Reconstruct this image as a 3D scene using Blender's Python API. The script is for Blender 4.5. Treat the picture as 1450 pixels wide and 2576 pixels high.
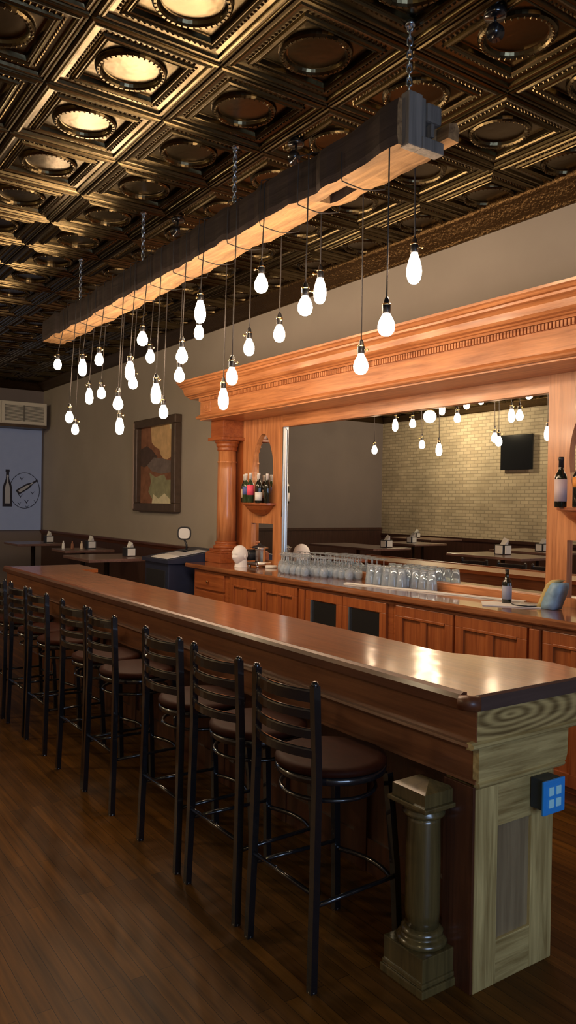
import bpy, bmesh, math, random
from mathutils import Vector, Matrix
random.seed(7)
PI = math.pi
sc = bpy.context.scene
for o in list(bpy.data.objects): bpy.data.objects.remove(o, do_unlink=True)
COL = sc.collection

# ------------------------------------------------------------------ camera
H_CAM = 1.73
right = Vector((0.56786868, 0.82297063, 0.01563692))
up = Vector((-0.01748861, -0.00692967, 0.99982305))
fwd = Vector((-0.82293336, 0.56804166, -0.01045747))
cam = bpy.data.cameras.new('camera')
camo = bpy.data.objects.new('camera', cam); COL.objects.link(camo)
m = Matrix((right, up, -fwd)).transposed().to_4x4(); m.translation = Vector((0, 0, H_CAM))
camo.matrix_world = m
cam.sensor_fit = 'VERTICAL'; cam.sensor_height = 24.0; cam.lens = 18.2357
cam.clip_start = 0.05; cam.clip_end = 100
sc.camera = camo
sc.view_settings.view_transform = 'Standard'; sc.view_settings.look = 'None'
sc.view_settings.gamma = 1.0; sc.view_settings.use_curve_mapping = False
sc.view_settings.exposure = 0.45

# ------------------------------------------------------------------ light settings
BULB_STRENGTH = 80.0
FILL_GLOBE_STRENGTH = 40.0
FILL_GLOBE_COLOR = (1.0, 0.78, 0.36)
BULB_COLOR = (1.0, 0.72, 0.47)
w = bpy.data.worlds.new('world'); sc.world = w; w.use_nodes = True
w.node_tree.nodes['Background'].inputs[0].default_value = (0.10, 0.13, 0.30, 1)
w.node_tree.nodes['Background'].inputs[1].default_value = 0.35

def area(name, loc, rot, sx, sy, power, color):
    l = bpy.data.lights.new(name, 'AREA'); l.shape = 'RECTANGLE'; l.size = sx; l.size_y = sy
    l.energy = power; l.color = color
    o = bpy.data.objects.new(name, l); COL.objects.link(o); o.location = loc; o.rotation_euler = rot
    return o
# dusk daylight entering through the street window behind the camera
area('window_daylight', (3.28, 0.6, 1.75), (0, PI/2, 0), 1.9, 2.4, 85.0, (0.46, 0.64, 0.96))
# ------------------------------------------------------------------ materials
def nodes_mat(name):
    mt = bpy.data.materials.new(name); mt.use_nodes = True
    nt = mt.node_tree; b = nt.nodes['Principled BSDF']
    return mt, nt, b
def plain(name, col, rough=.5, metal=0., coat=0., spec=.5, noise=0., nscale=8., bump=0., emit=None, es=0., trans=0., ior=1.45):
    mt, nt, b = nodes_mat(name)
    b.inputs['Roughness'].default_value = rough; b.inputs['Metallic'].default_value = metal
    b.inputs['Coat Weight'].default_value = coat; b.inputs['Specular IOR Level'].default_value = spec
    b.inputs['Transmission Weight'].default_value = trans; b.inputs['IOR'].default_value = ior
    tc = nt.nodes.new('ShaderNodeTexCoord'); n = nt.nodes.new('ShaderNodeTexNoise')
    n.inputs['Scale'].default_value = nscale; n.inputs['Detail'].default_value = 5
    nt.links.new(tc.outputs['Object'], n.inputs['Vector'])
    r = nt.nodes.new('ShaderNodeValToRGB')
    k = 1 - noise
    r.color_ramp.elements[0].position = .3; r.color_ramp.elements[1].position = .7
    r.color_ramp.elements[0].color = (col[0]*k, col[1]*k, col[2]*k, 1); r.color_ramp.elements[1].color = (*col, 1)
    nt.links.new(n.outputs['Fac'], r.inputs['Fac']); nt.links.new(r.outputs['Color'], b.inputs['Base Color'])
    if bump:
        bp = nt.nodes.new('ShaderNodeBump'); bp.inputs['Strength'].default_value = bump; bp.inputs['Distance'].default_value = .01
        nt.links.new(n.outputs['Fac'], bp.inputs['Height']); nt.links.new(bp.outputs['Normal'], b.inputs['Normal'])
    if emit:
        b.inputs['Emission Color'].default_value = (*emit, 1); b.inputs['Emission Strength'].default_value = es
    return mt
def wood(name, c1, c2, axis='X', rough=.35, coat=.3, scale=1., bump=.15, rings=None, coat_rough=.15):
    mt, nt, b = nodes_mat(name)
    tc = nt.nodes.new('ShaderNodeTexCoord'); mp = nt.nodes.new('ShaderNodeMapping')
    s = [22*scale]*3; s['XYZ'.index(axis)] = 1.3*scale
    mp.inputs['Scale'].default_value = s
    nt.links.new(tc.outputs['Object'], mp.inputs['Vector'])
    n = nt.nodes.new('ShaderNodeTexNoise'); n.inputs['Scale'].default_value = 1.6; n.inputs['Detail'].default_value = 7
    n.inputs['Roughness'].default_value = .62; n.inputs['Distortion'].default_value = .5
    nt.links.new(mp.outputs['Vector'], n.inputs['Vector'])
    big = nt.nodes.new('ShaderNodeTexNoise'); big.inputs['Scale'].default_value = 2.5; big.inputs['Detail'].default_value = 2
    nt.links.new(tc.outputs['Object'], big.inputs['Vector'])
    src = n.outputs['Fac']
    if rings:
        mp2 = nt.nodes.new('ShaderNodeMapping'); mp2.inputs['Location'].default_value = [-a*c for a, c in zip(rings[0], rings[1])]
        mp2.inputs['Scale'].default_value = rings[1]
        nt.links.new(tc.outputs['Object'], mp2.inputs['Vector'])
        wv = nt.nodes.new('ShaderNodeTexWave'); wv.wave_type = 'RINGS'; wv.rings_direction = 'X'; wv.inputs['Scale'].default_value = 1.0
        wv.inputs['Distortion'].default_value = 4.0; wv.inputs['Detail'].default_value = 3; wv.inputs['Detail Scale'].default_value = .6
        nt.links.new(mp2.outputs['Vector'], wv.inputs['Vector'])
        mx = nt.nodes.new('ShaderNodeMix'); mx.inputs[0].default_value = .32
        nt.links.new(n.outputs['Fac'], mx.inputs[2]); nt.links.new(wv.outputs['Fac'], mx.inputs[3]); src = mx.outputs[0]
    ad = nt.nodes.new('ShaderNodeMath'); ad.operation = 'MULTIPLY_ADD'; ad.inputs[1].default_value = .35; 
    nt.links.new(big.outputs['Fac'], ad.inputs[0]); nt.links.new(src, ad.inputs[2])
    r = nt.nodes.new('ShaderNodeValToRGB'); e = r.color_ramp.elements
    e[0].position = .45; e[1].position = .86; e[0].color = (*c1, 1); e[1].color = (*c2, 1)
    nt.links.new(ad.outputs[0], r.inputs['Fac']); nt.links.new(r.outputs['Color'], b.inputs['Base Color'])
    b.inputs['Roughness'].default_value = rough; b.inputs['Coat Weight'].default_value = coat; b.inputs['Coat Roughness'].default_value = coat_rough
    bp = nt.nodes.new('ShaderNodeBump'); bp.inputs['Strength'].default_value = bump; bp.inputs['Distance'].default_value = .004
    nt.links.new(src, bp.inputs['Height']); nt.links.new(bp.outputs['Normal'], b.inputs['Normal'])
    return mt

M = {}
C1, C2 = (.32, .105, .034), (.66, .28, .11)
for ax in 'XYZ': M['cherry'+ax] = wood('cherry_wood_'+ax, C1, C2, ax, .34, .25)
for ax in 'XYZ': M['cab'+ax] = wood('cabinet_wood_'+ax, (.21, .045, .010), (.40, .115, .030), ax, .4, .2)
for ax in 'XYZ': M['dark'+ax] = wood('dark_stained_wood_'+ax, (.045, .013, .006), (.12, .040, .016), ax, .38, .25)
M['ctop'] = wood('counter_top_wood', (.16, .055, .022), (.33, .13, .055), 'X', .16, .8, coat_rough=.06)
M['bartop'] = wood('bar_top_wood', (.20, .055, .014), (.36, .115, .030), 'X', .34, 1.0, bump=.3, coat_rough=.14)
_nt = M['bartop'].node_tree
_n = _nt.nodes.new('ShaderNodeTexNoise'); _n.inputs['Scale'].default_value = 6; _n.inputs['Detail'].default_value = 2
_tc = _nt.nodes.new('ShaderNodeTexCoord'); _nt.links.new(_tc.outputs['Object'], _n.inputs['Vector'])
_b = _nt.nodes.new('ShaderNodeBump'); _b.inputs['Strength'].default_value = .16; _b.inputs['Distance'].default_value = .010
_nt.links.new(_n.outputs['Fac'], _b.inputs['Height']); _nt.links.new(_b.outputs['Normal'], _nt.nodes['Principled BSDF'].inputs['Coat Normal'])
M['baredge'] = wood('bar_edge_wood', (.055, .030, .026), (.085, .05, .042), 'Y', .4, .3)
M['trimred'] = wood('red_trim_wood', (.08, .022, .008), (.16, .05, .018), 'X', .45, .15)
M['barfront'] = wood('bar_front_wood', (.13, .042, .016), (.27, .10, .036), 'X', .36, .3)
for ax in 'YZ': M['oak'+ax] = wood('weathered_oak_'+ax, (.22, .14, .04), (.66, .50, .20), ax, .5, .15, bump=.3)
M['oakband'] = wood('figured_oak_band', (.15, .09, .025), (.56, .40, .15), 'Y', .5, .15, bump=.3, rings=((0, .18, .973), (1, 3.6, 15)))
M['oakpanel'] = wood('dark_oak_panel', (.15, .10, .05), (.34, .25, .13), 'Z', .5, .15, scale=.6)
M['oakcol'] = wood('column_oak', (.07, .05, .018), (.15, .105, .035), 'Z', .25, .7)
M['beam'] = wood('old_beam_timber', (.16, .085, .035), (.52, .30, .13), 'X', .75, 0, scale=.8, bump=.8)
M['beamside'] = wood('shaded_beam_side', (.022, .013, .012), (.055, .034, .030), 'X', .85, 0, scale=.8, bump=.8)  # dark copy of the timber; shade on sides and top put into the colour
M['beamend'] = wood('beam_end_grain', (.12, .11, .10), (.30, .27, .24), 'Z', .8, 0, scale=.8, bump=.6)
M['floor'] = None
M['mirror'] = plain('mirror_glass', (.90, .90, .88), .0, 1.0)
M['blackmetal'] = plain('black_painted_metal', (.010, .010, .012), .24, .0, coat=1.0, spec=.6, noise=.2)
M['vinyl'] = plain('brown_vinyl', (.035, .008, .003), .6, 0, spec=.1, noise=.3, nscale=25)
M['chain'] = plain('galvanised_steel', (.62, .72, .85), .25, 1.0)
M['cord'] = plain('cloth_cord', (.035, .030, .028), .7)
M['socket'] = plain('black_socket', (.02, .02, .022), .3, .3)
M['brass'] = plain('brass_key', (.8, .55, .25), .25, 1.0)
M['bulb'] = plain('glowing_bulb_glass', (1, .9, .8), .2, emit=BULB_COLOR, es=BULB_STRENGTH)
M['white'] = plain('white_foam', (.80, .79, .80), .6, noise=.04)
M['paper'] = plain('white_paper', (.75, .75, .74), .7, noise=.05)
M['chrome'] = plain('chrome', (.75, .75, .76), .12, 1.0)
M['blackplastic'] = plain('black_plastic', (.02, .021, .026), .35)
M['navy'] = plain('dark_navy_laminate', (.022, .028, .06), .4, noise=.2)
M['darkglass'] = plain('fridge_glass', (.02, .02, .02), .12, 0, coat=.5)
M['alu'] = plain('aluminium_trim', (.6, .6, .58), .35, .9)
M['glass'] = plain('clear_glass', (.80, .90, 1.0), .06, 0, trans=.78, ior=1.45)
M['botdark'] = plain('dark_bottle_glass', (.012, .014, .010), .08, 0, coat=.6)
M['botgreen'] = plain('green_bottle_glass', (.03, .055, .025), .08, 0, coat=.6)
M['foilwhite'] = plain('white_foil', (.75, .73, .72), .35)
M['labcream'] = plain('cream_label', (.62, .50, .38), .6)
M['labblue'] = plain('blue_label', (.10, .14, .42), .6)
M['labpink'] = plain('pink_label', (.90, .10, .18), .6)
M['labwhite'] = plain('white_label', (.75, .74, .72), .6)
M['labrose'] = plain('pale_rose_label', (.62, .50, .52), .6)
M['laborange'] = plain('orange_label', (.75, .30, .06), .6)
M['labgrey'] = plain('grey_label', (.30, .32, .42), .5)
M['wallback'] = plain('taupe_wall_paint', (.38, .33, .28), .75, noise=.12, nscale=1.5, bump=.05)
M['wallfar'] = plain('far_wall_paint', (.22, .18, .17), .8, noise=.1, nscale=1.5)
M['offwhite'] = plain('offwhite_enamel', (.75, .70, .60), .5)
M['vent'] = plain('grey_grille', (.16, .15, .13), .6)
M['shade'] = plain('shade_fabric', (.26, .27, .34), .8, noise=.06, emit=(.45, .60, .95), es=.045)  # faint blue emission stands in for daylight behind the fabric
M['ink'] = plain('dark_print_ink', (.03, .03, .05), .8)
M['inklight'] = plain('pale_print_ink', (.50, .52, .58), .8)
M['frame'] = plain('bronze_picture_frame', (.12, .08, .055), .4, .3, noise=.3, nscale=15)
M['framein'] = plain('frame_inner_lip', (.40, .30, .24), .5)
M['table'] = wood('table_top_wood', (.10, .05, .04), (.20, .11, .09), 'X', .35, .4)
M['outlet'] = plain('bluelight_cover_plate', (.03, .30, .80), .35, 0, coat=.3)  # steel plate; blue window light it reflects is put into the base colour
M['outletface'] = plain('bluelight_receptacle', (.45, .85, .95), .4)  # white sockets tinted with the same blue window light
M['outletbox'] = plain('steel_box', (.05, .06, .075), .4, .4)
M['yellowbag'] = plain('yellow_wrapper', (.62, .50, .22), .5, noise=.3, nscale=40)
M['bluebag'] = plain('blue_white_wrapper', (.30, .50, .72), .4, noise=.45, nscale=14)
M['tan'] = plain('tan_paint', (.72, .47, .24), .8, noise=.25, nscale=12)
M['pbrown'] = plain('brown_paint', (.30, .13, .075), .8, noise=.4, nscale=10)
M['pdark'] = plain('umber_paint', (.09, .055, .05), .8, noise=.3, nscale=14)
M['polive'] = plain('olive_grey_paint', (.34, .33, .20), .8, noise=.35, nscale=12)
M['pgrey'] = plain('mauve_grey_paint', (.22, .17, .16), .8, noise=.35, nscale=12)
M['pcream'] = plain('cream_paint', (.78, .70, .48), .8, noise=.2, nscale=16)
M['tvscreen'] = plain('tv_screen', (.012, .013, .016), .12)
M['rail'] = wood('chair_rail_wood', (.06, .018, .010), (.12, .035, .02), 'X', .4, .3)
M['wainscot'] = wood('wainscot_wood', (.035, .015, .010), (.07, .028, .02), 'Z', .45, .2)
M['sheetglow'] = plain('menu_card', (.55, .55, .58), .5)

def floor_mat():
    mt, nt, b = nodes_mat('strip_wood_floor')
    tc = nt.nodes.new('ShaderNodeTexCoord')
    br = nt.nodes.new('ShaderNodeTexBrick'); br.offset = .37; br.inputs['Scale'].default_value = 1.0
    br.inputs['Brick Width'].default_value = 1.1; br.inputs['Row Height'].default_value = .057
    br.inputs['Mortar Size'].default_value = .0012; br.inputs['Mortar Smooth'].default_value = .3; br.inputs['Bias'].default_value = -.1
    br.inputs['Color1'].default_value = (.145, .058, .007, 1); br.inputs['Color2'].default_value = (.075, .030, .005, 1)
    br.inputs['Mortar'].default_value = (.012, .006, .003, 1)
    nt.links.new(tc.outputs['Object'], br.inputs['Vector'])
    mp = nt.nodes.new('ShaderNodeMapping'); mp.inputs['Scale'].default_value = (1.5, 26, 1); nt.links.new(tc.outputs['Object'], mp.inputs['Vector'])
    n = nt.nodes.new('ShaderNodeTexNoise'); n.inputs['Scale'].default_value = 1.5; n.inputs['Detail'].default_value = 6
    nt.links.new(mp.outputs['Vector'], n.inputs['Vector'])
    mr = nt.nodes.new('ShaderNodeMapRange'); mr.inputs[1].default_value = .3; mr.inputs[2].default_value = .7; mr.inputs[3].default_value = .6; mr.inputs[4].default_value = 1.35
    nt.links.new(n.outputs['Fac'], mr.inputs[0])
    mx = nt.nodes.new('ShaderNodeMix'); mx.data_type = 'RGBA'; mx.blend_type = 'MULTIPLY'; mx.inputs[0].default_value = 1
    nt.links.new(br.outputs['Color'], mx.inputs[6]); nt.links.new(mr.outputs[0], mx.inputs[7])
    nt.links.new(mx.outputs[2], b.inputs['Base Color'])
    b.inputs['Roughness'].default_value = .5; b.inputs['Specular IOR Level'].default_value = .2; b.inputs['Coat Weight'].default_value = .02; b.inputs['Coat Roughness'].default_value = .3
    bp = nt.nodes.new('ShaderNodeBump'); bp.inputs['Strength'].default_value = .15; bp.inputs['Distance'].default_value = .003
    nt.links.new(n.outputs['Fac'], bp.inputs['Height']); nt.links.new(bp.outputs['Normal'], b.inputs['Normal'])
    return mt
M['floor'] = floor_mat()
def brick_mat():
    mt, nt, b = nodes_mat('painted_brick')
    tc = nt.nodes.new('ShaderNodeTexCoord'); mp = nt.nodes.new('ShaderNodeMapping'); mp.inputs['Rotation'].default_value = (PI/2, 0, 0)
    nt.links.new(tc.outputs['Object'], mp.inputs['Vector'])
    br = nt.nodes.new('ShaderNodeTexBrick'); br.inputs['Scale'].default_value = 1.0
    br.inputs['Brick Width'].default_value = .21; br.inputs['Row Height'].default_value = .072; br.inputs['Mortar Size'].default_value = .008
    br.inputs['Color1'].default_value = (.72, .61, .44, 1); br.inputs['Color2'].default_value = (.56, .46, .32, 1); br.inputs['Mortar'].default_value = (.42, .35, .25, 1)
    nt.links.new(mp.outputs['Vector'], br.inputs['Vector'])
    n = nt.nodes.new('ShaderNodeTexNoise'); n.inputs['Scale'].default_value = 1.3; n.inputs['Detail'].default_value = 6
    nt.links.new(tc.outputs['Object'], n.inputs['Vector'])
    mr = nt.nodes.new('ShaderNodeMapRange'); mr.inputs[1].default_value = .3; mr.inputs[2].default_value = .7; mr.inputs[3].default_value = .7; mr.inputs[4].default_value = 1.2
    nt.links.new(n.outputs['Fac'], mr.inputs[0])
    mx = nt.nodes.new('ShaderNodeMix'); mx.data_type = 'RGBA'; mx.blend_type = 'MULTIPLY'; mx.inputs[0].default_value = 1
    nt.links.new(br.outputs['Color'], mx.inputs[6]); nt.links.new(mr.outputs[0], mx.inputs[7])
    nt.links.new(mx.outputs[2], b.inputs['Base Color']); b.inputs['Roughness'].default_value = .7
    bp = nt.nodes.new('ShaderNodeBump'); bp.inputs['Strength'].default_value = .6; bp.inputs['Distance'].default_value = .01; bp.invert = True
    nt.links.new(br.outputs['Fac'], bp.inputs['Height']); nt.links.new(bp.outputs['Normal'], b.inputs['Normal'])
    return mt
M['brick'] = brick_mat()
def tin_mat(name, bumpscale, strength, col=(.135, .105, .055), rough=.25):
    mt, nt, b = nodes_mat(name)
    tc = nt.nodes.new('ShaderNodeTexCoord')
    n = nt.nodes.new('ShaderNodeTexNoise'); n.inputs['Scale'].default_value = 3; n.inputs['Detail'].default_value = 5
    nt.links.new(tc.outputs['Object'], n.inputs['Vector'])
    r = nt.nodes.new('ShaderNodeValToRGB'); r.color_ramp.elements[0].position = .3; r.color_ramp.elements[1].position = .75
    r.color_ramp.elements[0].color = (col[0]*.75, col[1]*.72, col[2]*.7, 1); r.color_ramp.elements[1].color = (*col, 1)
    nt.links.new(n.outputs['Fac'], r.inputs['Fac']); nt.links.new(r.outputs['Color'], b.inputs['Base Color'])
    b.inputs['Metallic'].default_value = 1.0; b.inputs['Roughness'].default_value = rough
    v = nt.nodes.new('ShaderNodeTexNoise'); v.inputs['Scale'].default_value = bumpscale; v.inputs['Detail'].default_value = 2
    nt.links.new(tc.outputs['Object'], v.inputs['Vector'])
    bp = nt.nodes.new('ShaderNodeBump'); bp.inputs['Strength'].default_value = strength; bp.inputs['Distance'].default_value = .01
    nt.links.new(v.outputs['Fac'], bp.inputs['Height']); nt.links.new(bp.outputs['Normal'], b.inputs['Normal'])
    return mt
M['tin'] = tin_mat('pressed_tin_ceiling', 18, .12)
M['crown'] = tin_mat('embossed_tin_crown', 45, 1.0, (.16, .10, .045), .45)

# ------------------------------------------------------------------ mesh helpers
class MB:
    def __init__(s): s.v = []; s.f = []; s.sm = []
    def add(s, vs, fs, smooth=False):
        b = len(s.v); s.v += [tuple(v) for v in vs]; s.f += [tuple(b+i for i in f) for f in fs]; s.sm += [smooth]*len(fs); return s
    def box(s, x0, x1, y0, y1, z0, z1, bev=0.0):
        x0, x1 = min(x0, x1), max(x0, x1); y0, y1 = min(y0, y1), max(y0, y1); z0, z1 = min(z0, z1), max(z0, z1)
        b = min(bev, (x1-x0)*.45, (y1-y0)*.45, (z1-z0)*.45)
        if b <= 0:
            vs = [(x, y, z) for z in (z0, z1) for x, y in ((x0, y0), (x1, y0), (x1, y1), (x0, y1))]
            return s.add(vs, [(3, 2, 1, 0), (4, 5, 6, 7), (0, 1, 5, 4), (1, 2, 6, 5), (2, 3, 7, 6), (3, 0, 4, 7)])
        bm = bmesh.new(); bmesh.ops.create_cube(bm, size=1)
        for v in bm.verts: v.co = ((x0+x1)/2+v.co.x*(x1-x0), (y0+y1)/2+v.co.y*(y1-y0), (z0+z1)/2+v.co.z*(z1-z0))
        bmesh.ops.bevel(bm, geom=bm.edges[:], offset=b, segments=2, affect='EDGES', profile=.6)
        bm.verts.index_update()
        s.add([v.co[:] for v in bm.verts], [[v.index for v in f.verts] for f in bm.faces]); bm.free(); return s
    def lathe(s, prof, c=(0, 0, 0), n=24, smooth=True, axis='Z', sy=1.0):
        """prof: list of (r, h) bottom to top"""
        vs = []; fs = []; cx, cy, cz = c
        for r, h in prof:
            for k in range(n):
                a = 2*PI*k/n; p = (r*math.cos(a), r*math.sin(a)*sy, h)
                if axis == 'X': p = (p[2], p[0], p[1])
                if axis == 'Y': p = (p[1], p[2], p[0])
                vs.append((cx+p[0], cy+p[1], cz+p[2]))
        for i in range(len(prof)-1):
            for k in range(n):
                a, b2 = i*n+k, i*n+(k+1) % n
                fs.append((a, b2, b2+n, a+n))
        fs.append(tuple(range(n-1, -1, -1))); L = (len(prof)-1)*n; fs.append(tuple(range(L, L+n)))
        s.add(vs, fs, smooth); return s
    def tube(s, pts, r, n=8, closed=False, smooth=True, square=False):
        P = [Vector(p) for p in pts]; N = len(P); vs = []; fs = []; prev = None
        rs = r if isinstance(r, (list, tuple)) else [r]*N
        if square: n = 4
        for i in range(N):
            if closed: t = (P[(i+1) % N]-P[i-1]).normalized()
            else: t = (P[min(i+1, N-1)]-P[max(i-1, 0)]).normalized()
            if prev is None:
                a = Vector((0, 0, 1)) if abs(t.z) < .9 else Vector((0, 1, 0))
                u = t.cross(a).normalized()
            else: u = (prev - t*prev.dot(t)).normalized()
            prev = u; v2 = t.cross(u)
            for k in range(n):
                a = 2*PI*(k+.5)/n if square else 2*PI*k/n
                rr = rs[i]*(1.414 if square else 1)
                vs.append(P[i]+u*math.cos(a)*rr+v2*math.sin(a)*rr)
        for i in range(N if closed else N-1):
            j = (i+1) % N
            for k in range(n): fs.append((i*n+k, i*n+(k+1) % n, j*n+(k+1) % n, j*n+k))
        if not closed:
            fs.append(tuple(range(n-1, -1, -1))); fs.append(tuple(range((N-1)*n, N*n)))
        s.add(vs, fs, smooth and not square); return s
    def extrude(s, poly, a0, a1, axis='X', smooth=False):
        """poly: 2D outline; axis X -> (y,z), Y -> (x,z), Z -> (x,y)"""
        def mk(a, p): return {'X': (a, p[0], p[1]), 'Y': (p[0], a, p[1]), 'Z': (p[0], p[1], a)}[axis]
        n = len(poly); vs = [mk(a0, p) for p in poly]+[mk(a1, p) for p in poly]
        fs = [(i, (i+1) % n, (i+1) % n+n, i+n) for i in range(n)]+[tuple(range(n-1, -1, -1)), tuple(range(n, 2*n))]
        s.add(vs, fs, smooth); return s
    def sphere(s, c, r, n=10, sc3=(1, 1, 1)):
        prof = [(max(r*math.sin(PI*i/n), 1e-5), -r*math.cos(PI*i/n)) for i in range(n+1)]
        b = len(s.v); s.lathe(prof, (0, 0, 0), n=n*2)
        for i in range(b, len(s.v)):
            p = s.v[i]; s.v[i] = (c[0]+p[0]*sc3[0], c[1]+p[1]*sc3[1], c[2]+p[2]*sc3[2])
        return s

PW = {}
def obj(name, mb, mat, parent=None, local=False, recalc=True):
    off = Vector((0, 0, 0))
    if parent is not None and not local: off = PW.get(parent.name, Vector((0, 0, 0)))
    me = bpy.data.meshes.new(name)
    me.from_pydata([(v[0]-off.x, v[1]-off.y, v[2]-off.z) for v in mb.v], [], mb.f)
    me.polygons.foreach_set('use_smooth', mb.sm)
    if recalc:
        bm = bmesh.new(); bm.from_mesh(me); bmesh.ops.recalc_face_normals(bm, faces=bm.faces[:]); bm.to_mesh(me); bm.free()
    me.materials.append(mat); me.update()
    o = bpy.data.objects.new(name, me); COL.objects.link(o)
    if parent is not None: o.parent = parent; PW[o.name] = PW.get(parent.name, Vector((0, 0, 0))) if not local else Vector((0, 0, 0))
    return o
def tag(o, label=None, cat=None, group=None, kind=None):
    if label: o['label'] = label
    if cat: o['category'] = cat
    if group: o['group'] = group
    if kind: o['kind'] = kind
    return o
def thing(name, label, cat, loc=(0, 0, 0), group=None):
    o = bpy.data.objects.new(name, None); o.empty_display_size = .1; COL.objects.link(o); o.location = loc
    PW[o.name] = Vector(loc); tag(o, label, cat, group); return o
def struct(name, mb, mat, label=None):
    o = obj(name, mb, mat); o['kind'] = 'structure'
    if label: o['label'] = label
    return o
def mono(name, mb, mat, label, cat, group=None):
    """one-mesh thing with its origin at its base"""
    xs = [v[0] for v in mb.v]; ys = [v[1] for v in mb.v]; zs = [v[2] for v in mb.v]
    off = Vector(((min(xs)+max(xs))/2, (min(ys)+max(ys))/2, min(zs)))
    mb.v = [(v[0]-off.x, v[1]-off.y, v[2]-off.z) for v in mb.v]
    o = obj(name, mb, mat); o.location = off; tag(o, label, cat, group); return o
def copy_tree(o, parent=None):
    c = o.copy(); COL.objects.link(c); c.parent = parent
    for ch in list(o.children): copy_tree(ch, c)
    return c

# ------------------------------------------------------------------ room shell
XN, XF, YL, YR, ZC = 3.4, -14.65, -4.02, 4.50, 3.91
struct('floor', MB().box(XF-.2, XN+.2, YL-.2, YR+.2, -.12, 0), M['floor'], 'dark strip wood floor')
struct('wall_right', MB().box(XF-.2, XN+.2, YR, YR+.2, 0, ZC+.1), M['wallback'], 'taupe painted wall behind the bar')
struct('wall_far', MB().box(XF-.2, XF, YL-.2, YR, 0, ZC+.1), M['wallfar'], 'dark painted far wall')
struct('wall_left', MB().box(XF, XN+.2, YL-.2, YL, 0, ZC+.1), M['brick'], 'painted brick wall seen in the mirror')
wn = MB()
wn.box(XN, XN+.2, YL, -.8, 0, ZC+.1).box(XN, XN+.2, 2.0, YR, 0, ZC+.1).box(XN, XN+.2, -.8, 2.0, 0, .7).box(XN, XN+.2, -.8, 2.0, 2.8, ZC+.1)
struct('wall_near', wn, M['wallback'], 'street wall with shop window')
wf = MB().box(XN, XN+.08, -.8, 2.0, .70, .78).box(XN, XN+.08, -.8, 2.0, 2.72, 2.8).box(XN, XN+.08, -.8, -.72, .78, 2.72).box(XN, XN+.08, 1.92, 2.0, .78, 2.72).box(XN, XN+.06, .57, .63, .78, 2.72)
struct('window_1', wf, M['darkZ'], 'dark wooden shop window frame')
struct('trim_rail', MB().extrude([(YR, 1.10), (YR-.02, 1.10), (YR-.03, 1.13), (YR-.045, 1.15), (YR-.045, 1.175), (YR, 1.18)], XF, -7.45, 'X'), M['rail'], 'reddish wooden chair rail')
struct('trim_wainscot', MB().box(XF, -7.3, YR-.012, YR, 0, 1.10), M['wainscot'], 'dark wainscot under the chair rail')
struct('trim_far', MB().box(XF, XF+.02, YL, 3.60, 0, 1.12).box(XF, XF+.04, YL, 3.6, 1.12, 1.18), M['wainscot'], 'dark wainscot on the far wall')
struct('trim_brick', MB().box(XF, -9.0, YL, YL+.02, 0, .98).box(XF, -9.0, YL, YL+.04, .98, 1.04), M['wainscot'], 'dark wainscot below the brick')

# pressed tin ceiling: one tile profile, arrayed over the room
T = .6665; hT = T/2
tile = MB()
prof = [(hT, -.004), (hT-.006, -.022), (hT-.016, -.026), (hT-.020, -.018), (hT-.030, -.018), (hT-.036, -.026), (hT-.046, -.024), (hT-.052, -.010),
        (hT-.075, -.008), (.238, -.008), (.232, -.020), (.222, -.024), (.216, -.016), (.210, -.016), (.206, -.022), (.200, -.018), (.194, .004), (.188, .006)]
for a, b in zip(prof[:-1], prof[1:]):
    for q in range(4):
        ca, sa = [(1, 0), (0, 1), (-1, 0), (0, -1)][q]
        pts = [(-a[0], -a[0], a[1]), (a[0], -a[0], a[1]), (b[0], -b[0], b[1]), (-b[0], -b[0], b[1])]
        tile.add([(x*ca-y*sa, x*sa+y*ca, z) for x, y, z in pts], [(0, 1, 2, 3)])
N = 40
# square field to ring
ro = .182
sq = []
for k in range(N):
    a = 2*PI*k/N; c, s_ = math.cos(a), math.sin(a); mx_ = max(abs(c), abs(s_)); sq.append((.188*c/mx_, .188*s_/mx_, .006))
rp = [(ro, .006), (ro-.004, -.010), (ro-.014, -.020), (ro-.026, -.020), (ro-.034, -.010), (ro-.040, .004), (ro-.046, .006), (.0001, .006)]
vs = sq[:]; fs = []
for r_, z_ in rp: vs += [(r_*math.cos(2*PI*k/N), r_*math.sin(2*PI*k/N), z_) for k in range(N)]
for i in range(len(rp)):
    for k in range(N): fs.append((i*N+k, i*N+(k+1) % N, (i+1)*N+(k+1) % N, (i+1)*N+k))
tile.add(vs, fs)
def nub(mb, x, y, z, r, ang=0, el=1.0):
    v = [(0, 0, -r*.9)]
    for k in range(6):
        a = PI/3*k; px, py = r*el*math.cos(a), r*math.sin(a); v.append((px*math.cos(ang)-py*math.sin(ang), px*math.sin(ang)+py*math.cos(ang), 0))
    mb.add([(x+p[0], y+p[1], z+p[2]) for p in v], [(0, 1+k, 1+(k+1) % 6) for k in range(6)])
for q in range(4):
    for k in range(17):
        t_ = -.227+.454*k/16
        p = [(t_, -.249), (.249, t_), (-t_, .249), (-.249, -t_)][q]
        nub(tile, p[0], p[1], -.008, .0105)
for k in range(36):
    a = 2*PI*k/36; nub(tile, .162*math.cos(a), .162*math.sin(a), -.019, .007, a, 1.5)
me = bpy.data.meshes.new('ceiling'); me.from_pydata(tile.v, [], tile.f)
bm = bmesh.new(); bm.from_mesh(me)
for f in bm.faces:
    f.normal_update()
    if f.normal.z > 0: f.normal_flip()
bm.to_mesh(me); bm.free(); me.materials.append(M['tin'])
ceil = bpy.data.objects.new('ceiling', me); COL.objects.link(ceil)
X_LINE, Y_LINE = -4.06, 1.90
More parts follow.
